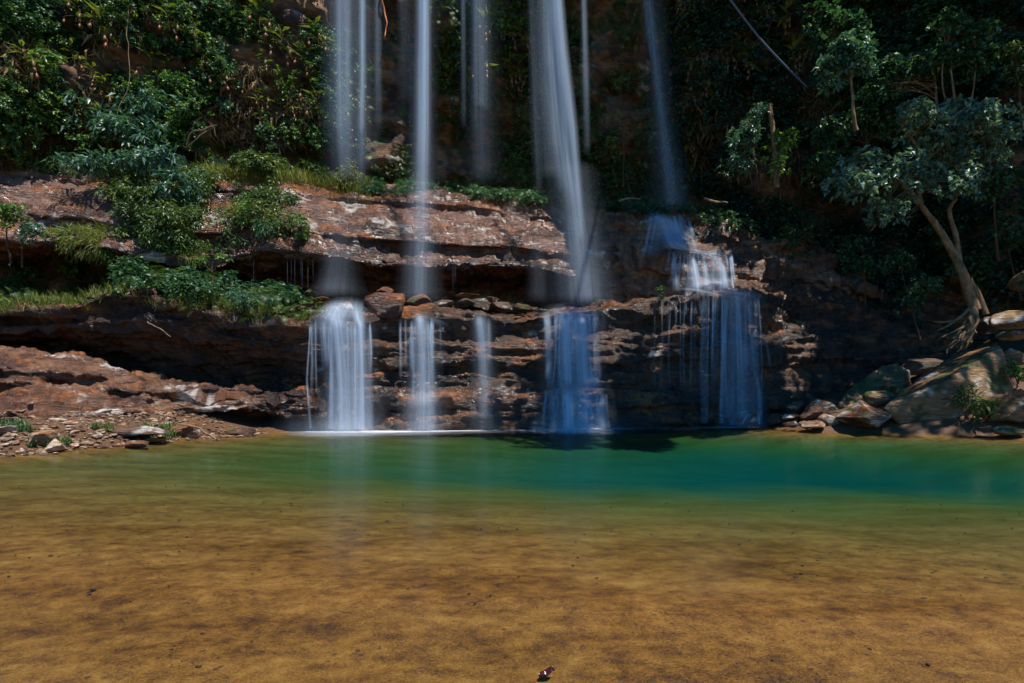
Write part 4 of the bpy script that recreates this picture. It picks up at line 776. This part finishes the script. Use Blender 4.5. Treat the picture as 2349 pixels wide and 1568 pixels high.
# --- shrubs, ferns and trees one can tell apart
for a in [
    ('rounded glossy shrub at the far left high on the cliff', 90, 150, 190, 110, 'bright', 'round', .20, 130),
    ('bluish leaved shrub below the rounded glossy one on the left cliff', 110, 215, 200, 90, 'blue', 'lance', .22, 120),
    ('dark shrub in the top left corner', 60, 60, 150, 120, 'dark', 'oval', .16, 110),
    ('yellowish tufted shrub right of the top left corner', 75, 85, 50, 40, 'bright', 'lance', .16, 30),
    ('pale leaved shrub in the middle of the left cliff', 380, 205, 150, 90, 'bright', 'oval', .16, 90),
    ('tall leafy shrub on the left cliff beside the dark hollow', 470, 130, 120, 130, 'bright', 'oval', .17, 110),
    ('dense shrub hanging low on the left cliff above the fallen branch', 540, 260, 120, 110, 'blue', 'oval', .16, 100),
    ('drooping shrub with dead leaves on the left cliff near the top', 620, 90, 110, 130, 'fern', 'lance', .22, 80),
    ('bushy shrub halfway up the left cliff beside the veil', 650, 200, 150, 90, 'bright', 'oval', .15, 110),
    ('round bright shrub at the right foot of the left cliff', 715, 270, 95, 80, 'bright', 'oval', .16, 90),
    ('dark shrub under the round bright one at the foot of the left cliff', 690, 325, 140, 60, 'dark', 'oval', .15, 90),
    ('leafy shrub on the ledge right of the thin bright thread', 880, 380, 120, 90, 'blue', 'oval', .16, 90),
    ('sunlit yellow green shrub high on the wall behind the faint veil', 1125, 60, 110, 110, 'bright', 'oval', .17, 90),
    ('small pale shrub left of the faint veil, halfway up', 1035, 160, 60, 40, 'bright', 'oval', .15, 40),
    ('dark shrub mass on the wall left of the main fall', 1190, 230, 110, 130, 'dark', 'oval', .16, 110),
    ('dark shrub on the wall right of the white column', 1040, 260, 110, 140, 'dark', 'oval', .16, 110),
    ('ferny shrub at the wall foot left of the main fall', 1170, 400, 120, 60, 'fern', 'frond', .40, 40),
    ('leafy shrub at the wall foot right of the main fall', 1400, 410, 110, 110, 'dark', 'oval', .18, 100),
    ('green shrub between the main fall and the thin slanting fall', 1450, 440, 120, 60, 'dark', 'lance', .2, 70),
    ('grey green shrub standing right of the thin slanting fall', 1590, 250, 90, 130, 'blue', 'oval', .16, 120),
    ('dark shrub under the grey green one right of the thin slanting fall', 1560, 350, 120, 120, 'dark', 'oval', .16, 120),
    ('bright fern bush at the top of the right cascade', 1585, 450, 90, 70, 'fern', 'frond', .5, 40),
    ('low dark bush on the right step beside the fern bush', 1700, 470, 130, 80, 'dark', 'oval', .16, 110),
    ('low bush on the right step under the broken pole', 1790, 490, 150, 90, 'dark', 'oval', .17, 130),
    ('mossy bush at the edge of the right step', 1850, 530, 120, 60, 'dark', 'lance', .15, 80),
    ('glossy broad leaved shrub on the shelf at the left', 150, 600, 120, 80, 'bright', 'round', .22, 50),
    ('dark shrub at the left edge on the shelf', 30, 640, 110, 80, 'dark', 'oval', .15, 90),
    ('low shrub on the shelf under the hanging grass', 430, 640, 140, 60, 'dark', 'oval', .16, 80),
    ('dark spiky shrub at the right end of the shelf plants', 560, 690, 110, 60, 'blue', 'lance', .18, 80),
    ('small pale shrub in the mouth of the undercut', 655, 655, 46, 30, 'blue', 'oval', .14, 30),
    ('shrub with dark purple leaves on the middle ledge', 610, 530, 110, 60, 'dark', 'lance', .18, 70),
    ('bright leafy shrub on the middle ledge beside the mist', 690, 520, 50, 60, 'bright', 'oval', .15, 40),
    ('green leafy shrub at the left of the middle ledge', 400, 500, 130, 120, 'fern', 'lance', .2, 100),
    ('bright tuft on the shelf rock row', 975, 676, 46, 30, 'bright', 'oval', .12, 34),
    ('tiny plant clinging beside the lit right cascade', 1517, 668, 20, 34, 'bright', 'oval', .10, 14),
    ('small shrub rooted on the huge tan boulder front', 2225, 915, 70, 70, 'fern', 'lance', .2, 40),
    ('grassy tuft low on the front of the huge tan boulder', 2265, 935, 50, 40, 'grass', 'lance', .25, 26),
    ('tufted shrub at the top edge of the ledge right of the whorled tree', 470, 362, 90, 50, 'bright', 'lance', .18, 50),
    ('ferny shrub on the ledge top under the dark left cliff foot', 580, 365, 110, 40, 'fern', 'frond', .4, 26),
    ('pale bush on the ledge top near the broad veil', 800, 405, 70, 60, 'grass', 'lance', .2, 50),
    ('yellow green bush at the far left above the ledge', 40, 300, 110, 70, 'bright', 'lance', .2, 70),
    ('leafy shrub standing on the shelf below the hanging grass', 330, 610, 130, 70, 'dark', 'oval', .16, 80),
    ('bright ferny shrub in the middle of the lower shelf', 250, 630, 120, 60, 'fern', 'frond', .4, 34),
    ('dark bush hanging under the left end of the middle ledge', 230, 570, 140, 60, 'bright', 'lance', .18, 70),
    ('drooping bush under the lip of the middle ledge', 400, 590, 120, 60, 'fern', 'lance', .2, 70),
    ('dark shrub on the right bank beside the huge boulder', 2335, 850, 60, 80, 'bright', 'oval', .14, 50)]:
    shrub(a[0], *a[1:5], kind=a[5], tmpl=a[6], size=a[7], n=a[8], k=3 if a[6] == 'frond' else 6)

# whorl-leaved tree on the left ledge
b = hit(330, 388)[0]; Yb = b[1]
plant('whorled_tree', 'small tree with drooping whorled leaves standing on the left ledge', 'tree', b,
      [(at(270, 300, Yb - .8), (1.6, .9, .6), 46), (at(345, 330, Yb - .6), (.9, .7, 1.1), 36), (at(215, 250, Yb - .7), (1.4, .8, .7), 40), (at(330, 235, Yb - .5), (1.4, .8, .7), 40),
       (at(200, 372, Yb - 1.6), (1.4, .7, .5), 40), (at(320, 372, Yb - 1.4), (1.0, .7, .35), 36), (at(385, 375, Yb - 1.2), (.8, .7, .5), 40), (at(410, 430, Yb - 1.6), (.7, .6, .9), 44)],
      'blue', 'lance', .34, [b, at(331, 330, Yb), at(326, 250, Yb + .1)], k=8, droop=.5, trunk_r=(.07, .03),
      limbs=[([b, at(260, 300, Yb - .3), at(225, 265, Yb - .5)], (.05, .02)), ([b, at(300, 380, Yb - .8), at(210, 375, Yb - 1.5)], (.045, .015)), ([b, at(390, 395, Yb - .8), at(410, 420, Yb - 1.4)], (.045, .015))])
def sapling(label, base, top, blobs, kind='dark', tmpl='oval', size=.16, r0=.04, Y=None, k=6, mat=BARK, via=None, limbs=(), name='sapling', cat='tree', **kw):
    """base and top as photo positions; stands at distance Y"""
    Y = Y or hit(*base)[0][1] - .15; B = at(*base, Y)
    pts = [B] + [at(*v, Y - .1) for v in (via or [])] + [at(*top, Y)]
    return plant(name, label, cat, B, [(at(px, py, Y - .1 + dy), (wp / 2 / F * Y, (wp + hp) / 4.5 / F * Y, hp / 2 / F * Y), n) for px, py, wp, hp, n, dy in blobs], kind, tmpl, size, pts, k, mat=mat, trunk_r=(r0, r0 * .4),
                 limbs=[([at(*q, Y) for q in pts_], rr) for pts_, rr in limbs], **kw)
sapling('thin sapling at the far left under the middle ledge', (22, 610), (15, 500), [(25, 500, 90, 70, 70, 0)], 'bright', size=.14, Y=18.6)
sapling('second thin sapling at the left under the middle ledge', (52, 615), (50, 530), [(70, 535, 80, 50, 60, 0)], 'blue', size=.14, Y=18.8)
sapling('nearly bare sapling in front of the dark undercut', (490, 655), (488, 600), [(500, 590, 60, 16, 14, 0), (460, 600, 40, 20, 10, 0)], 'bright', size=.13, Y=19.6, r0=.035, limbs=[([(490, 630), (465, 600), (450, 588)], (.02, .01)), ([(490, 625), (505, 600), (512, 585)], (.02, .01))])
sapling('bare twiggy sapling on the middle ledge left of the mist', (610, 500), (600, 465), [(590, 462, 50, 14, 10, 0), (560, 470, 50, 26, 16, 0)], 'bright', size=.13, Y=20.6, r0=.03)
sapling('small tree at the right end of the left ledge grass', (727, 365), (727, 320), [(730, 320, 70, 40, 40, 0)], 'bright', size=.13, r0=.03)
# trees of the right bank and slope
sapling('young tree with feathery leaves beside the broken pole', (1740, 440), (1720, 270), [(1718, 300, 90, 130, 120, 0), (1700, 370, 100, 90, 90, 0)], 'blue', 'lance', .2, .05, 22.6)
sapling('leafy vine clothed sapling right of the broken pole', (1790, 460), (1785, 330), [(1790, 370, 70, 150, 100, -.2), (1810, 330, 60, 60, 50, 0)], 'bright', 'oval', .16, .04, 22.2)
sapling('tree with a sunlit silvery crown high on the right slope', (1965, 300), (1945, 150), [(1935, 100, 70, 40, 60, -.3), (1975, 125, 80, 34, 60, -.2), (1945, 140, 60, 40, 40, -.3), (1900, 150, 80, 40, 40, 0), (1990, 160, 60, 34, 36, 0), (1920, 190, 90, 40, 40, .2)], 'blue', 'oval', .18, .07, 19.5, mat=PALEBARK, via=[(1955, 230)])
sapling('spreading tree right of the silvery one on the right slope', (2150, 300), (2140, 180), [(2060, 160, 190, 90, 170, 0), (2140, 150, 160, 100, 140, 0), (2020, 210, 120, 60, 80, 0)], 'dark', 'oval', .17, .07, 20.0, mat=PALEBARK, via=[(2148, 240)])
sapling('round dark crowned tree at the top of the right slope', (1925, 180), (1915, 60), [(1900, 40, 110, 70, 80, 0), (1950, 60, 100, 60, 70, 0), (1970, 100, 90, 50, 50, 0), (1880, 90, 80, 40, 40, 0)], 'dark', 'round', .2, .06, 20.5)
sapling('tall tree with forked pale stems near the top right', (2195, 290), (2180, 160), [(2170, 60, 110, 60, 80, 0), (2230, 80, 110, 60, 80, 0), (2260, 130, 90, 60, 60, 0), (2160, 120, 90, 50, 50, 0), (2215, 150, 80, 40, 40, .2)], 'dark', 'oval', .18, .06, 19.0, mat=PALEBARK, limbs=[([(2190, 260), (2165, 220), (2160, 160), (2170, 110)], (.035, .015)), ([(2195, 280), (2225, 240), (2235, 170), (2240, 120)], (.035, .015))])
sapling('yellow green tree cut by the right edge', (2345, 300), (2340, 160), [(2335, 120, 90, 50, 60, 0), (2345, 170, 80, 50, 50, 0)], 'fern', 'lance', .2, .06, 18.5)
sapling('bush topped tree behind the leaning tree', (2000, 520), (1990, 330), [(1930, 300, 170, 100, 150, 0), (2010, 280, 150, 90, 120, 0), (1900, 380, 160, 90, 130, .3)], 'dark', 'oval', .17, .06, 21.5)
sapling('dark understorey tree at the right edge', (2290, 600), (2280, 430), [(2290, 420, 160, 110, 150, 0), (2330, 500, 110, 90, 90, 0)], 'dark', 'oval', .17, .06, 20.0)
sapling('small shaded tree below the leaning tree crown', (2110, 780), (2070, 620), [(2060, 600, 110, 70, 90, 0), (2090, 670, 110, 90, 90, 0)], 'dark', 'oval', .16, .04, 20.6)
sapling('slender tree at the edge of the right step', (1985, 700), (1975, 560), [(1965, 560, 70, 44, 36, 0), (1978, 610, 50, 50, 26, 0)], 'dark', 'oval', .15, .03, 21.8)
sapling('thin bare stem behind the falls right of the main fall', (1428, 430), (1422, 200), [(1425, 190, 26, 26, 12, 0), (1405, 330, 50, 30, 20, 0)], 'bright', 'lance', .18, .035, 25.0, via=[(1432, 330)])
sapling('thin understorey stem right of the leaning tree', (2345, 690), (2310, 560), [(2315, 550, 90, 60, 60, 0)], 'dark', 'oval', .15, .035, 20.2)

# the leaning tree with its bare roots
Yt = 18.2
B = at(2237, 712, Yt)
tr_ = [B, at(2214, 650, Yt), at(2190, 585, Yt), at(2150, 520, Yt), at(2108, 465, Yt - .1)]
lt = plant('leaning_tree', 'leaning tree with bare tangled roots above the huge tan boulder', 'tree', B,
           [(at(2010, 385, Yt - .6), (1.5, 1.0, .50), 150), (at(1950, 425, Yt - .8), (.9, .8, .55), 90), (at(2110, 400, Yt - .4), (1.1, .9, .55), 120), (at(2190, 420, Yt - .3), (.9, .9, .6), 90), (at(2060, 470, Yt - .3), (1.1, .9, .6), 100),
            (at(2130, 300, Yt - .3), (1.0, .9, .8), 150), (at(2100, 265, Yt - .5), (.7, .7, .45), 70), (at(2225, 260, Yt - .3), (1.4, 1.0, .75), 190), (at(2290, 320, Yt - .1), (.9, .9, .8), 110), (at(2200, 350, Yt), (1.0, .9, .6), 90)],
           'lit_crown', 'oval', .19, tr_, k=7, mat=PALEBARK, trunk_r=(.17, .07), twigs=14, dens=.72,
           limbs=[([at(2205, 625, Yt), at(2192, 545, Yt + .1), at(2178, 490, Yt + .1), at(2192, 455, Yt), at(2192, 420, Yt)], (.09, .04)), ([at(2108, 465, Yt - .1), at(2075, 430, Yt - .2), at(2040, 400, Yt - .4), at(1960, 415, Yt - .6)], (.085, .02)),
                  ([at(2112, 470, Yt - .1), at(2105, 420, Yt), at(2125, 370, Yt), at(2085, 310, Yt - .1), at(2070, 285, Yt - .2)], (.08, .03)), ([at(2125, 370, Yt), at(2180, 320, Yt), at(2225, 280, Yt)], (.05, .02)),
                  ([at(2237, 712, Yt), at(2240, 680, Yt), at(2222, 640, Yt)], (.11, .09)), ([at(2262, 722, Yt - .1), at(2240, 670, Yt - .05), at(2212, 630, Yt)], (.09, .06))])
r = np.random.default_rng(77)
for i, (ex, ey, dy) in enumerate([(2180, 800, -.3), (2195, 808, -.4), (2205, 790, -.6), (2160, 775, -.2), (2150, 758, 0), (2225, 770, -.5), (2240, 765, -.4), (2190, 772, .2), (2172, 812, -.1), (2215, 800, .1), (2140, 738, .1)]):
    m = (ex * .45 + 2237 * .55 + r.uniform(-16, 16), ey * .45 + 725 * .55 + r.uniform(-10, 6))
    V, Fc = tubes([(smooth_path([at(2236 + r.uniform(-5, 5), 704 + r.uniform(-6, 8), Yt), at(*m, Yt + dy * .5), at(ex, ey, Yt + dy)], 12, .05, i), (r.uniform(.06, .10), .022))])
    part('root', V, Fc, PALEBARK, lt)

# --- poles, fallen wood, vine, cable
def wood(name, label, pts, radii, cat, mat=DEADWOOD, branches=(), n=18, wob=.03):
    P = [at(*p) for p in pts]; e_ = smooth_path(P, n, wob, len(label)); b = P[0]
    V, Fc = tubes([(e_, radii)] + [(smooth_path([at(*p) for p in q], 8, wob, 3), rr) for q, rr in branches], 7)
    o = mesh_np(name, V - b, Fc, mat); o.location = b; return tag(o, label, cat)
wood('broken_trunk', 'bare broken trunk standing like a pole on the right slope', [(1782, 432, 22.0), (1779, 360, 22), (1773, 300, 22), (1766, 241, 22)], (.11, .10, .09, .075), 'tree stump', PALEBARK)
wood('fallen_branch', 'arched bare branch at the foot of the left cliff', [(428, 333, 22.4), (440, 305, 22.2), (470, 296, 22.0), (498, 288, 22)], (.035, .03, .015), 'branch', branches=[([(425, 340, 22.3), (455, 318, 22.0), (475, 300, 22), (495, 292, 22)], (.03, .01))])
wood('dead_branch', 'forked dead branch lying on the left bank into the water', [(405, 970, 14.6), (450, 982, 14.7), (475, 996, 14.8), (502, 1010, 14.9)], (.018, .025, .03), 'branch', branches=[([(470, 993, 14.8), (455, 1003, 14.9), (445, 1010, 15)], (.018, .008)), ([(500, 1006, 14.9), (485, 1012, 14.7)], (.015, .008))])
wood('dead_branch', 'thin dead stick hanging from the lower shelf on the left', [(338, 738, 17.6), (365, 755, 17.5), (392, 773, 17.4)], (.018, .01), 'branch')
wood('fallen_log', 'weathered grey log lying behind the top of the right cascade', [(1420, 462, 24.6), (1445, 456, 24.6), (1470, 457, 24.6)], (.06, .05, .03), 'log')
wood('fallen_log', 'grey log on the shaded slope left of the broken pole', [(1615, 456, 24.4), (1640, 462, 24.3), (1670, 466, 24.2)], (.05, .06, .03), 'log')
wood('hanging_vine', 'orange sunlit vine hanging beside the thin bright thread', [(884, -60, 22.6), (880, 20, 22.6), (886, 55, 22.6), (882, 92, 22.6)], (.05, .035, .02), 'vine', plain_mat('orange_vine', (.42, .13, .04), .6, .4, 9, .5), n=26, wob=.12)
wood('hanging_root', 'pale root hanging on the left cliff', [(300, -40, 21.6), (298, 60, 21.6), (292, 130, 21.5), (278, 290, 21.6)], (.02, .015, .01), 'root', n=26, wob=.12)
n = N('black_hose'); HOSE = n.done(n.principled((.10, .13, .19), .45, None, .5).outputs[0])
wood('cable', 'dark cable slanting down the right cliff into the trees', [(1560, -160, 19.0), (1675, 0, 19.5), (1740, 85, 20), (1790, 140, 20.4), (1832, 182, 20.8), (1850, 200, 21)], (.035, .035), 'cable', HOSE, n=30, wob=0)

# --- hanging pitcher plants: strap leaves and dangling cups
def pitcher_plant():
    r = np.random.default_rng(11); e = empty('pitcher_plant', (0, 0, 0), '-', 'pitcher plant', 'pitcher plants on the cliffs')
    m = 12; ph = np.linspace(0, 6.28, m, endpoint=False) + r.normal(0, .2, m)
    d = np.stack([np.cos(ph), np.sin(ph) * .7 - .3, r.uniform(-.2, .7, m)], 1)
    P = np.stack([r.normal(0, .04, m), r.normal(0, .04, m) - .1, np.linspace(-.5, .1, m)], 1)
    V, Fc, rn = leaves(P, d, r.uniform(.4, .7, m), 'lance', r, .3); mesh_np('leaf_rosette', V, Fc, LM['grass'], e, smooth=False, attrs={'rnd': rn})
    V, Fc = tubes([(smooth_path([(0, .1, .1), (0, -.1, -.1), (.03, -.12, -.7)], 8), (.015, .01))], 5); mesh_np('stem', V, Fc, BARK, e)
    for i in range(5):
        a = r.uniform(0, 6.28); c = np.array([math.cos(a) * .32, math.sin(a) * .2 - .25, -.35 - .12 * i])
        L = r.uniform(.16, .24); t = np.linspace(0, 1, 7)[:, None]; pth = c + t * np.array([r.normal(0, .02), -.02, -L])
        V, Fc = tubes([(pth, (.018, .03, .042, .05, .05, .045, .01)), ], 7); V2, F2 = tubes([(smooth_path([(0, -.1, c[2] + .3), c + np.array([0, 0, .12]), c], 6), (.006, .006))], 4)
        mesh_np('pitcher', np.concatenate([V, V2]), np.concatenate([Fc, F2 + len(V)]), LM['pitcher'], e, attrs={'rnd': np.full(len(V) + len(V2), .25 + .18 * i)})
    return e
def copy_tree(o, parent=None):
    c = o.copy(); C.objects.link(c); c.parent = parent
    for ch in o.children: copy_tree(ch, c)
    return c
PP = pitcher_plant(); first = True
for lab, area, num in (('pitcher plant with hanging orange cups on the sunlit left cliff', (20, 760, -10, 260), 34), ('pitcher plant with hanging cups on the shaded right cliff', (1560, 1960, -10, 330), 30), ('small pitcher plant on the wall behind the falls', (900, 1240, 20, 330), 8)):
    for i in range(num):
        p, nr = hit(r.uniform(area[0], area[1]), r.uniform(area[2], area[3]))
        o = PP if first else copy_tree(PP); first = False
        s = r.uniform(.7, 1.35); o.location = tuple(p + nr * .55 + np.array([0, -.25, 0])); o.scale = (s, s, s); o.rotation_euler = (r.uniform(-.2, .2), r.uniform(-.3, .3), r.uniform(-.9, .9)); o['label'] = lab
# --- fern clumps standing on the ledges
def fern():
    r = np.random.default_rng(12); e = empty('fern', (0, 0, 0), '-', 'fern', 'ferns on the ledges')
    for i in range(11):
        a = i * 2.4 + r.normal(0, .2); d = np.array([[math.cos(a), math.sin(a), r.uniform(.5, 1.2)]])
        V, Fc, rn = leaves(np.zeros((1, 3)), d, np.array([r.uniform(.55, .8)]), 'frond', r, .05); mesh_np('frond', V, Fc, LM['fern'], e, smooth=False, attrs={'rnd': rn})
    return e
FN = fern(); first = True
for lab, spots in (('fern with arching fronds on the grassy left end of the middle ledge', [(40, 290), (90, 300), (20, 260), (130, 320), (220, 345), (450, 345), (500, 350), (560, 355), (610, 360), (660, 368), (700, 372), (775, 395), (800, 410), (820, 425)]),
                   ('fern on the lower shelf in front of the dark undercut', [(60, 620), (110, 640), (200, 630), (240, 610), (290, 625), (330, 640), (380, 640), (420, 620), (465, 645), (510, 665), (170, 650), (15, 600)]),
                   ('large arching fern on the shaded right cliff', [(1640, 60), (1700, 120), (1820, 60), (1860, 95), (1905, 160), (1760, 40), (1610, 130)]),
                   ('fern in the shade at the foot of the wall behind the falls', [(1280, 440), (1350, 440), (1380, 450), (1500, 460), (1560, 470), (1060, 425)])):
    for q in spots:
        p, nr = hit(*q); o = FN if first else copy_tree(FN); first = False
        s = r.uniform(.8, 1.3) * (1.5 if 'large' in lab else 1.0); o.location = tuple(p + nr * .12); o.scale = (s, s, s); o.rotation_euler = (r.uniform(-.2, .35), r.uniform(-.2, .2), r.uniform(0, 6.3)); o['label'] = lab
# --- unseen trees added on the rim, crowns placed to shade falls and right ledges
for i, (bx, by, bz, cx, cy, cz, rad, nn) in enumerate([(8, 20.5, 26, 6.7, 12.3, 21, 2.3, 190), (11, 18.5, 26, 10.0, 13.2, 21.5, 2.2, 420), (13.5, 19, 27, 13.0, 14.0, 21.5, 2.3, 420), (18, 18.5, 27, 17.6, 14.4, 22, 2.2, 150), (15, 20.5, 27, 15.8, 18.2, 22.5, 2.5, 130), (19.5, 15, 28, 19.2, 11.2, 22, 2.7, 130)]):
    c = np.array([cx, cy, cz]); b = np.array([bx, by, bz])
    plant('rim_shade_tree', 'unseen tree added on the cliff rim to shade the right half of the pool', 'tree', b, [(c, (rad, rad, rad * .6), nn)], 'dark', 'oval', .42, [b, (b + c) / 2 + np.array([0, 0, .8]), c], k=7, trunk_r=(.08, .04), group='unseen shade trees on the cliff rim')

# --- gravel of the left bank
r = np.random.default_rng(19); m = 9000; x = r.uniform(-14, -7.4, m); y = r.uniform(11, 17.6, m); z = bed_z(x, y); ok = (z > -.02) & (z < .73); x, y, z = x[ok][:2600], y[ok][:2600], z[ok][:2600]; m = len(x)
V0, F0 = ICO[2]; sz = .018 + .05 * r.random(m) ** 3
V = V0[None] * (sz[:, None, None] * np.stack([r.uniform(.8, 1.8, m), r.uniform(.8, 1.3, m), r.uniform(.4, .8, m)], 1)[:, None]) * (1 + .16 * r.normal(size=(m, len(V0), 1))) + np.stack([x, y, z + .02], 1)[:, None]
o = mesh_np('gravel', V.reshape(-1, 3), (F0[None] + (np.arange(m) * len(V0))[:, None, None]).reshape(-1, 3), ROCK, smooth=False); tag(o, 'gravel and small stone chips covering the left bank', 'gravel', None, 'stuff')
cc = np.repeat(ramp_np(r.random(m), [(0, (.06, .028, .015)), (.5, (.20, .10, .05)), (.85, (.36, .22, .13)), (1, (.5, .38, .26))]), len(V0), 0); put_cols(o.data, cc, np.full(len(cc), .6))
# --- debris on the sand
r = np.random.default_rng(9); m = 2600
x = r.uniform(-7, 7, m); y = 2.1 + 6.5 * r.random(m) ** 1.6; ok = fbm(x * .9, y * 1.1, 3.3, 3) > -.05; x, y = x[ok], y[ok]; m = len(x)
V0, F0 = ICO[2]; sz = .0022 + .009 * r.random(m) ** 4
V = V0[None] * (sz[:, None, None] * np.stack([r.uniform(.8, 2, m), r.uniform(.7, 1.3, m), np.full(m, .5)], 1)[:, None]) + np.stack([x, y, bed_z(x, y) + .006], 1)[:, None] + r.normal(0, .0006, (m, len(V0), 3))
o = mesh_np('plant_debris', V.reshape(-1, 3), (F0[None] + (np.arange(m) * len(V0))[:, None, None]).reshape(-1, 3), plain_mat('dark_debris', (.022, .011, .006), .7, .5, 20)); tag(o, 'dark crumbs of plant debris scattered on the sand', 'debris', None, 'stuff')
# --- the fallen leaf in the foreground
c = at(1255, 1548, 2.44); nu, nv = 9, 13
V = []
for j in range(nv):
    t = j / (nv - 1); w = .021 * math.sin(math.pi * min(1, t * .96 + .02)) ** .7
    for i in range(nu):
        u_ = i / (nu - 1) * 2 - 1; V.append((t * .072 - .036, u_ * w, .010 + .016 * u_ * u_ + .014 * t * t + .003 * math.sin(9 * t)))
V = turn(np.array(V), 0, -.12, .35); i_ = (np.arange(nv - 1)[:, None] * nu + np.arange(nu - 1)[None]).ravel()
n = N('dark_red_leaf'); e = empty('fallen_leaf', (c[0], c[1], float(bed_z(np.array([c[0]]), np.array([c[1]]))[0]) + .012), 'curled dark red leaf lying on the wet sand in the foreground', 'leaf')
LR = n.done(n.principled((.045, .006, .005), .22, None, .6).outputs[0])
o = mesh_np('blade', V, np.stack([i_, i_ + 1, i_ + nu + 1, i_ + nu], 1), LR, e)
md = o.modifiers.new('thick', 'SOLIDIFY'); md.thickness = .0015
V, Fc = tubes([(turn(smooth_path([(.034, 0, .022), (.045, .002, .03), (.052, .004, .034)], 6), 0, -.12, .35), (.002, .0012))], 5); mesh_np('stalk', V, Fc, LR, e)
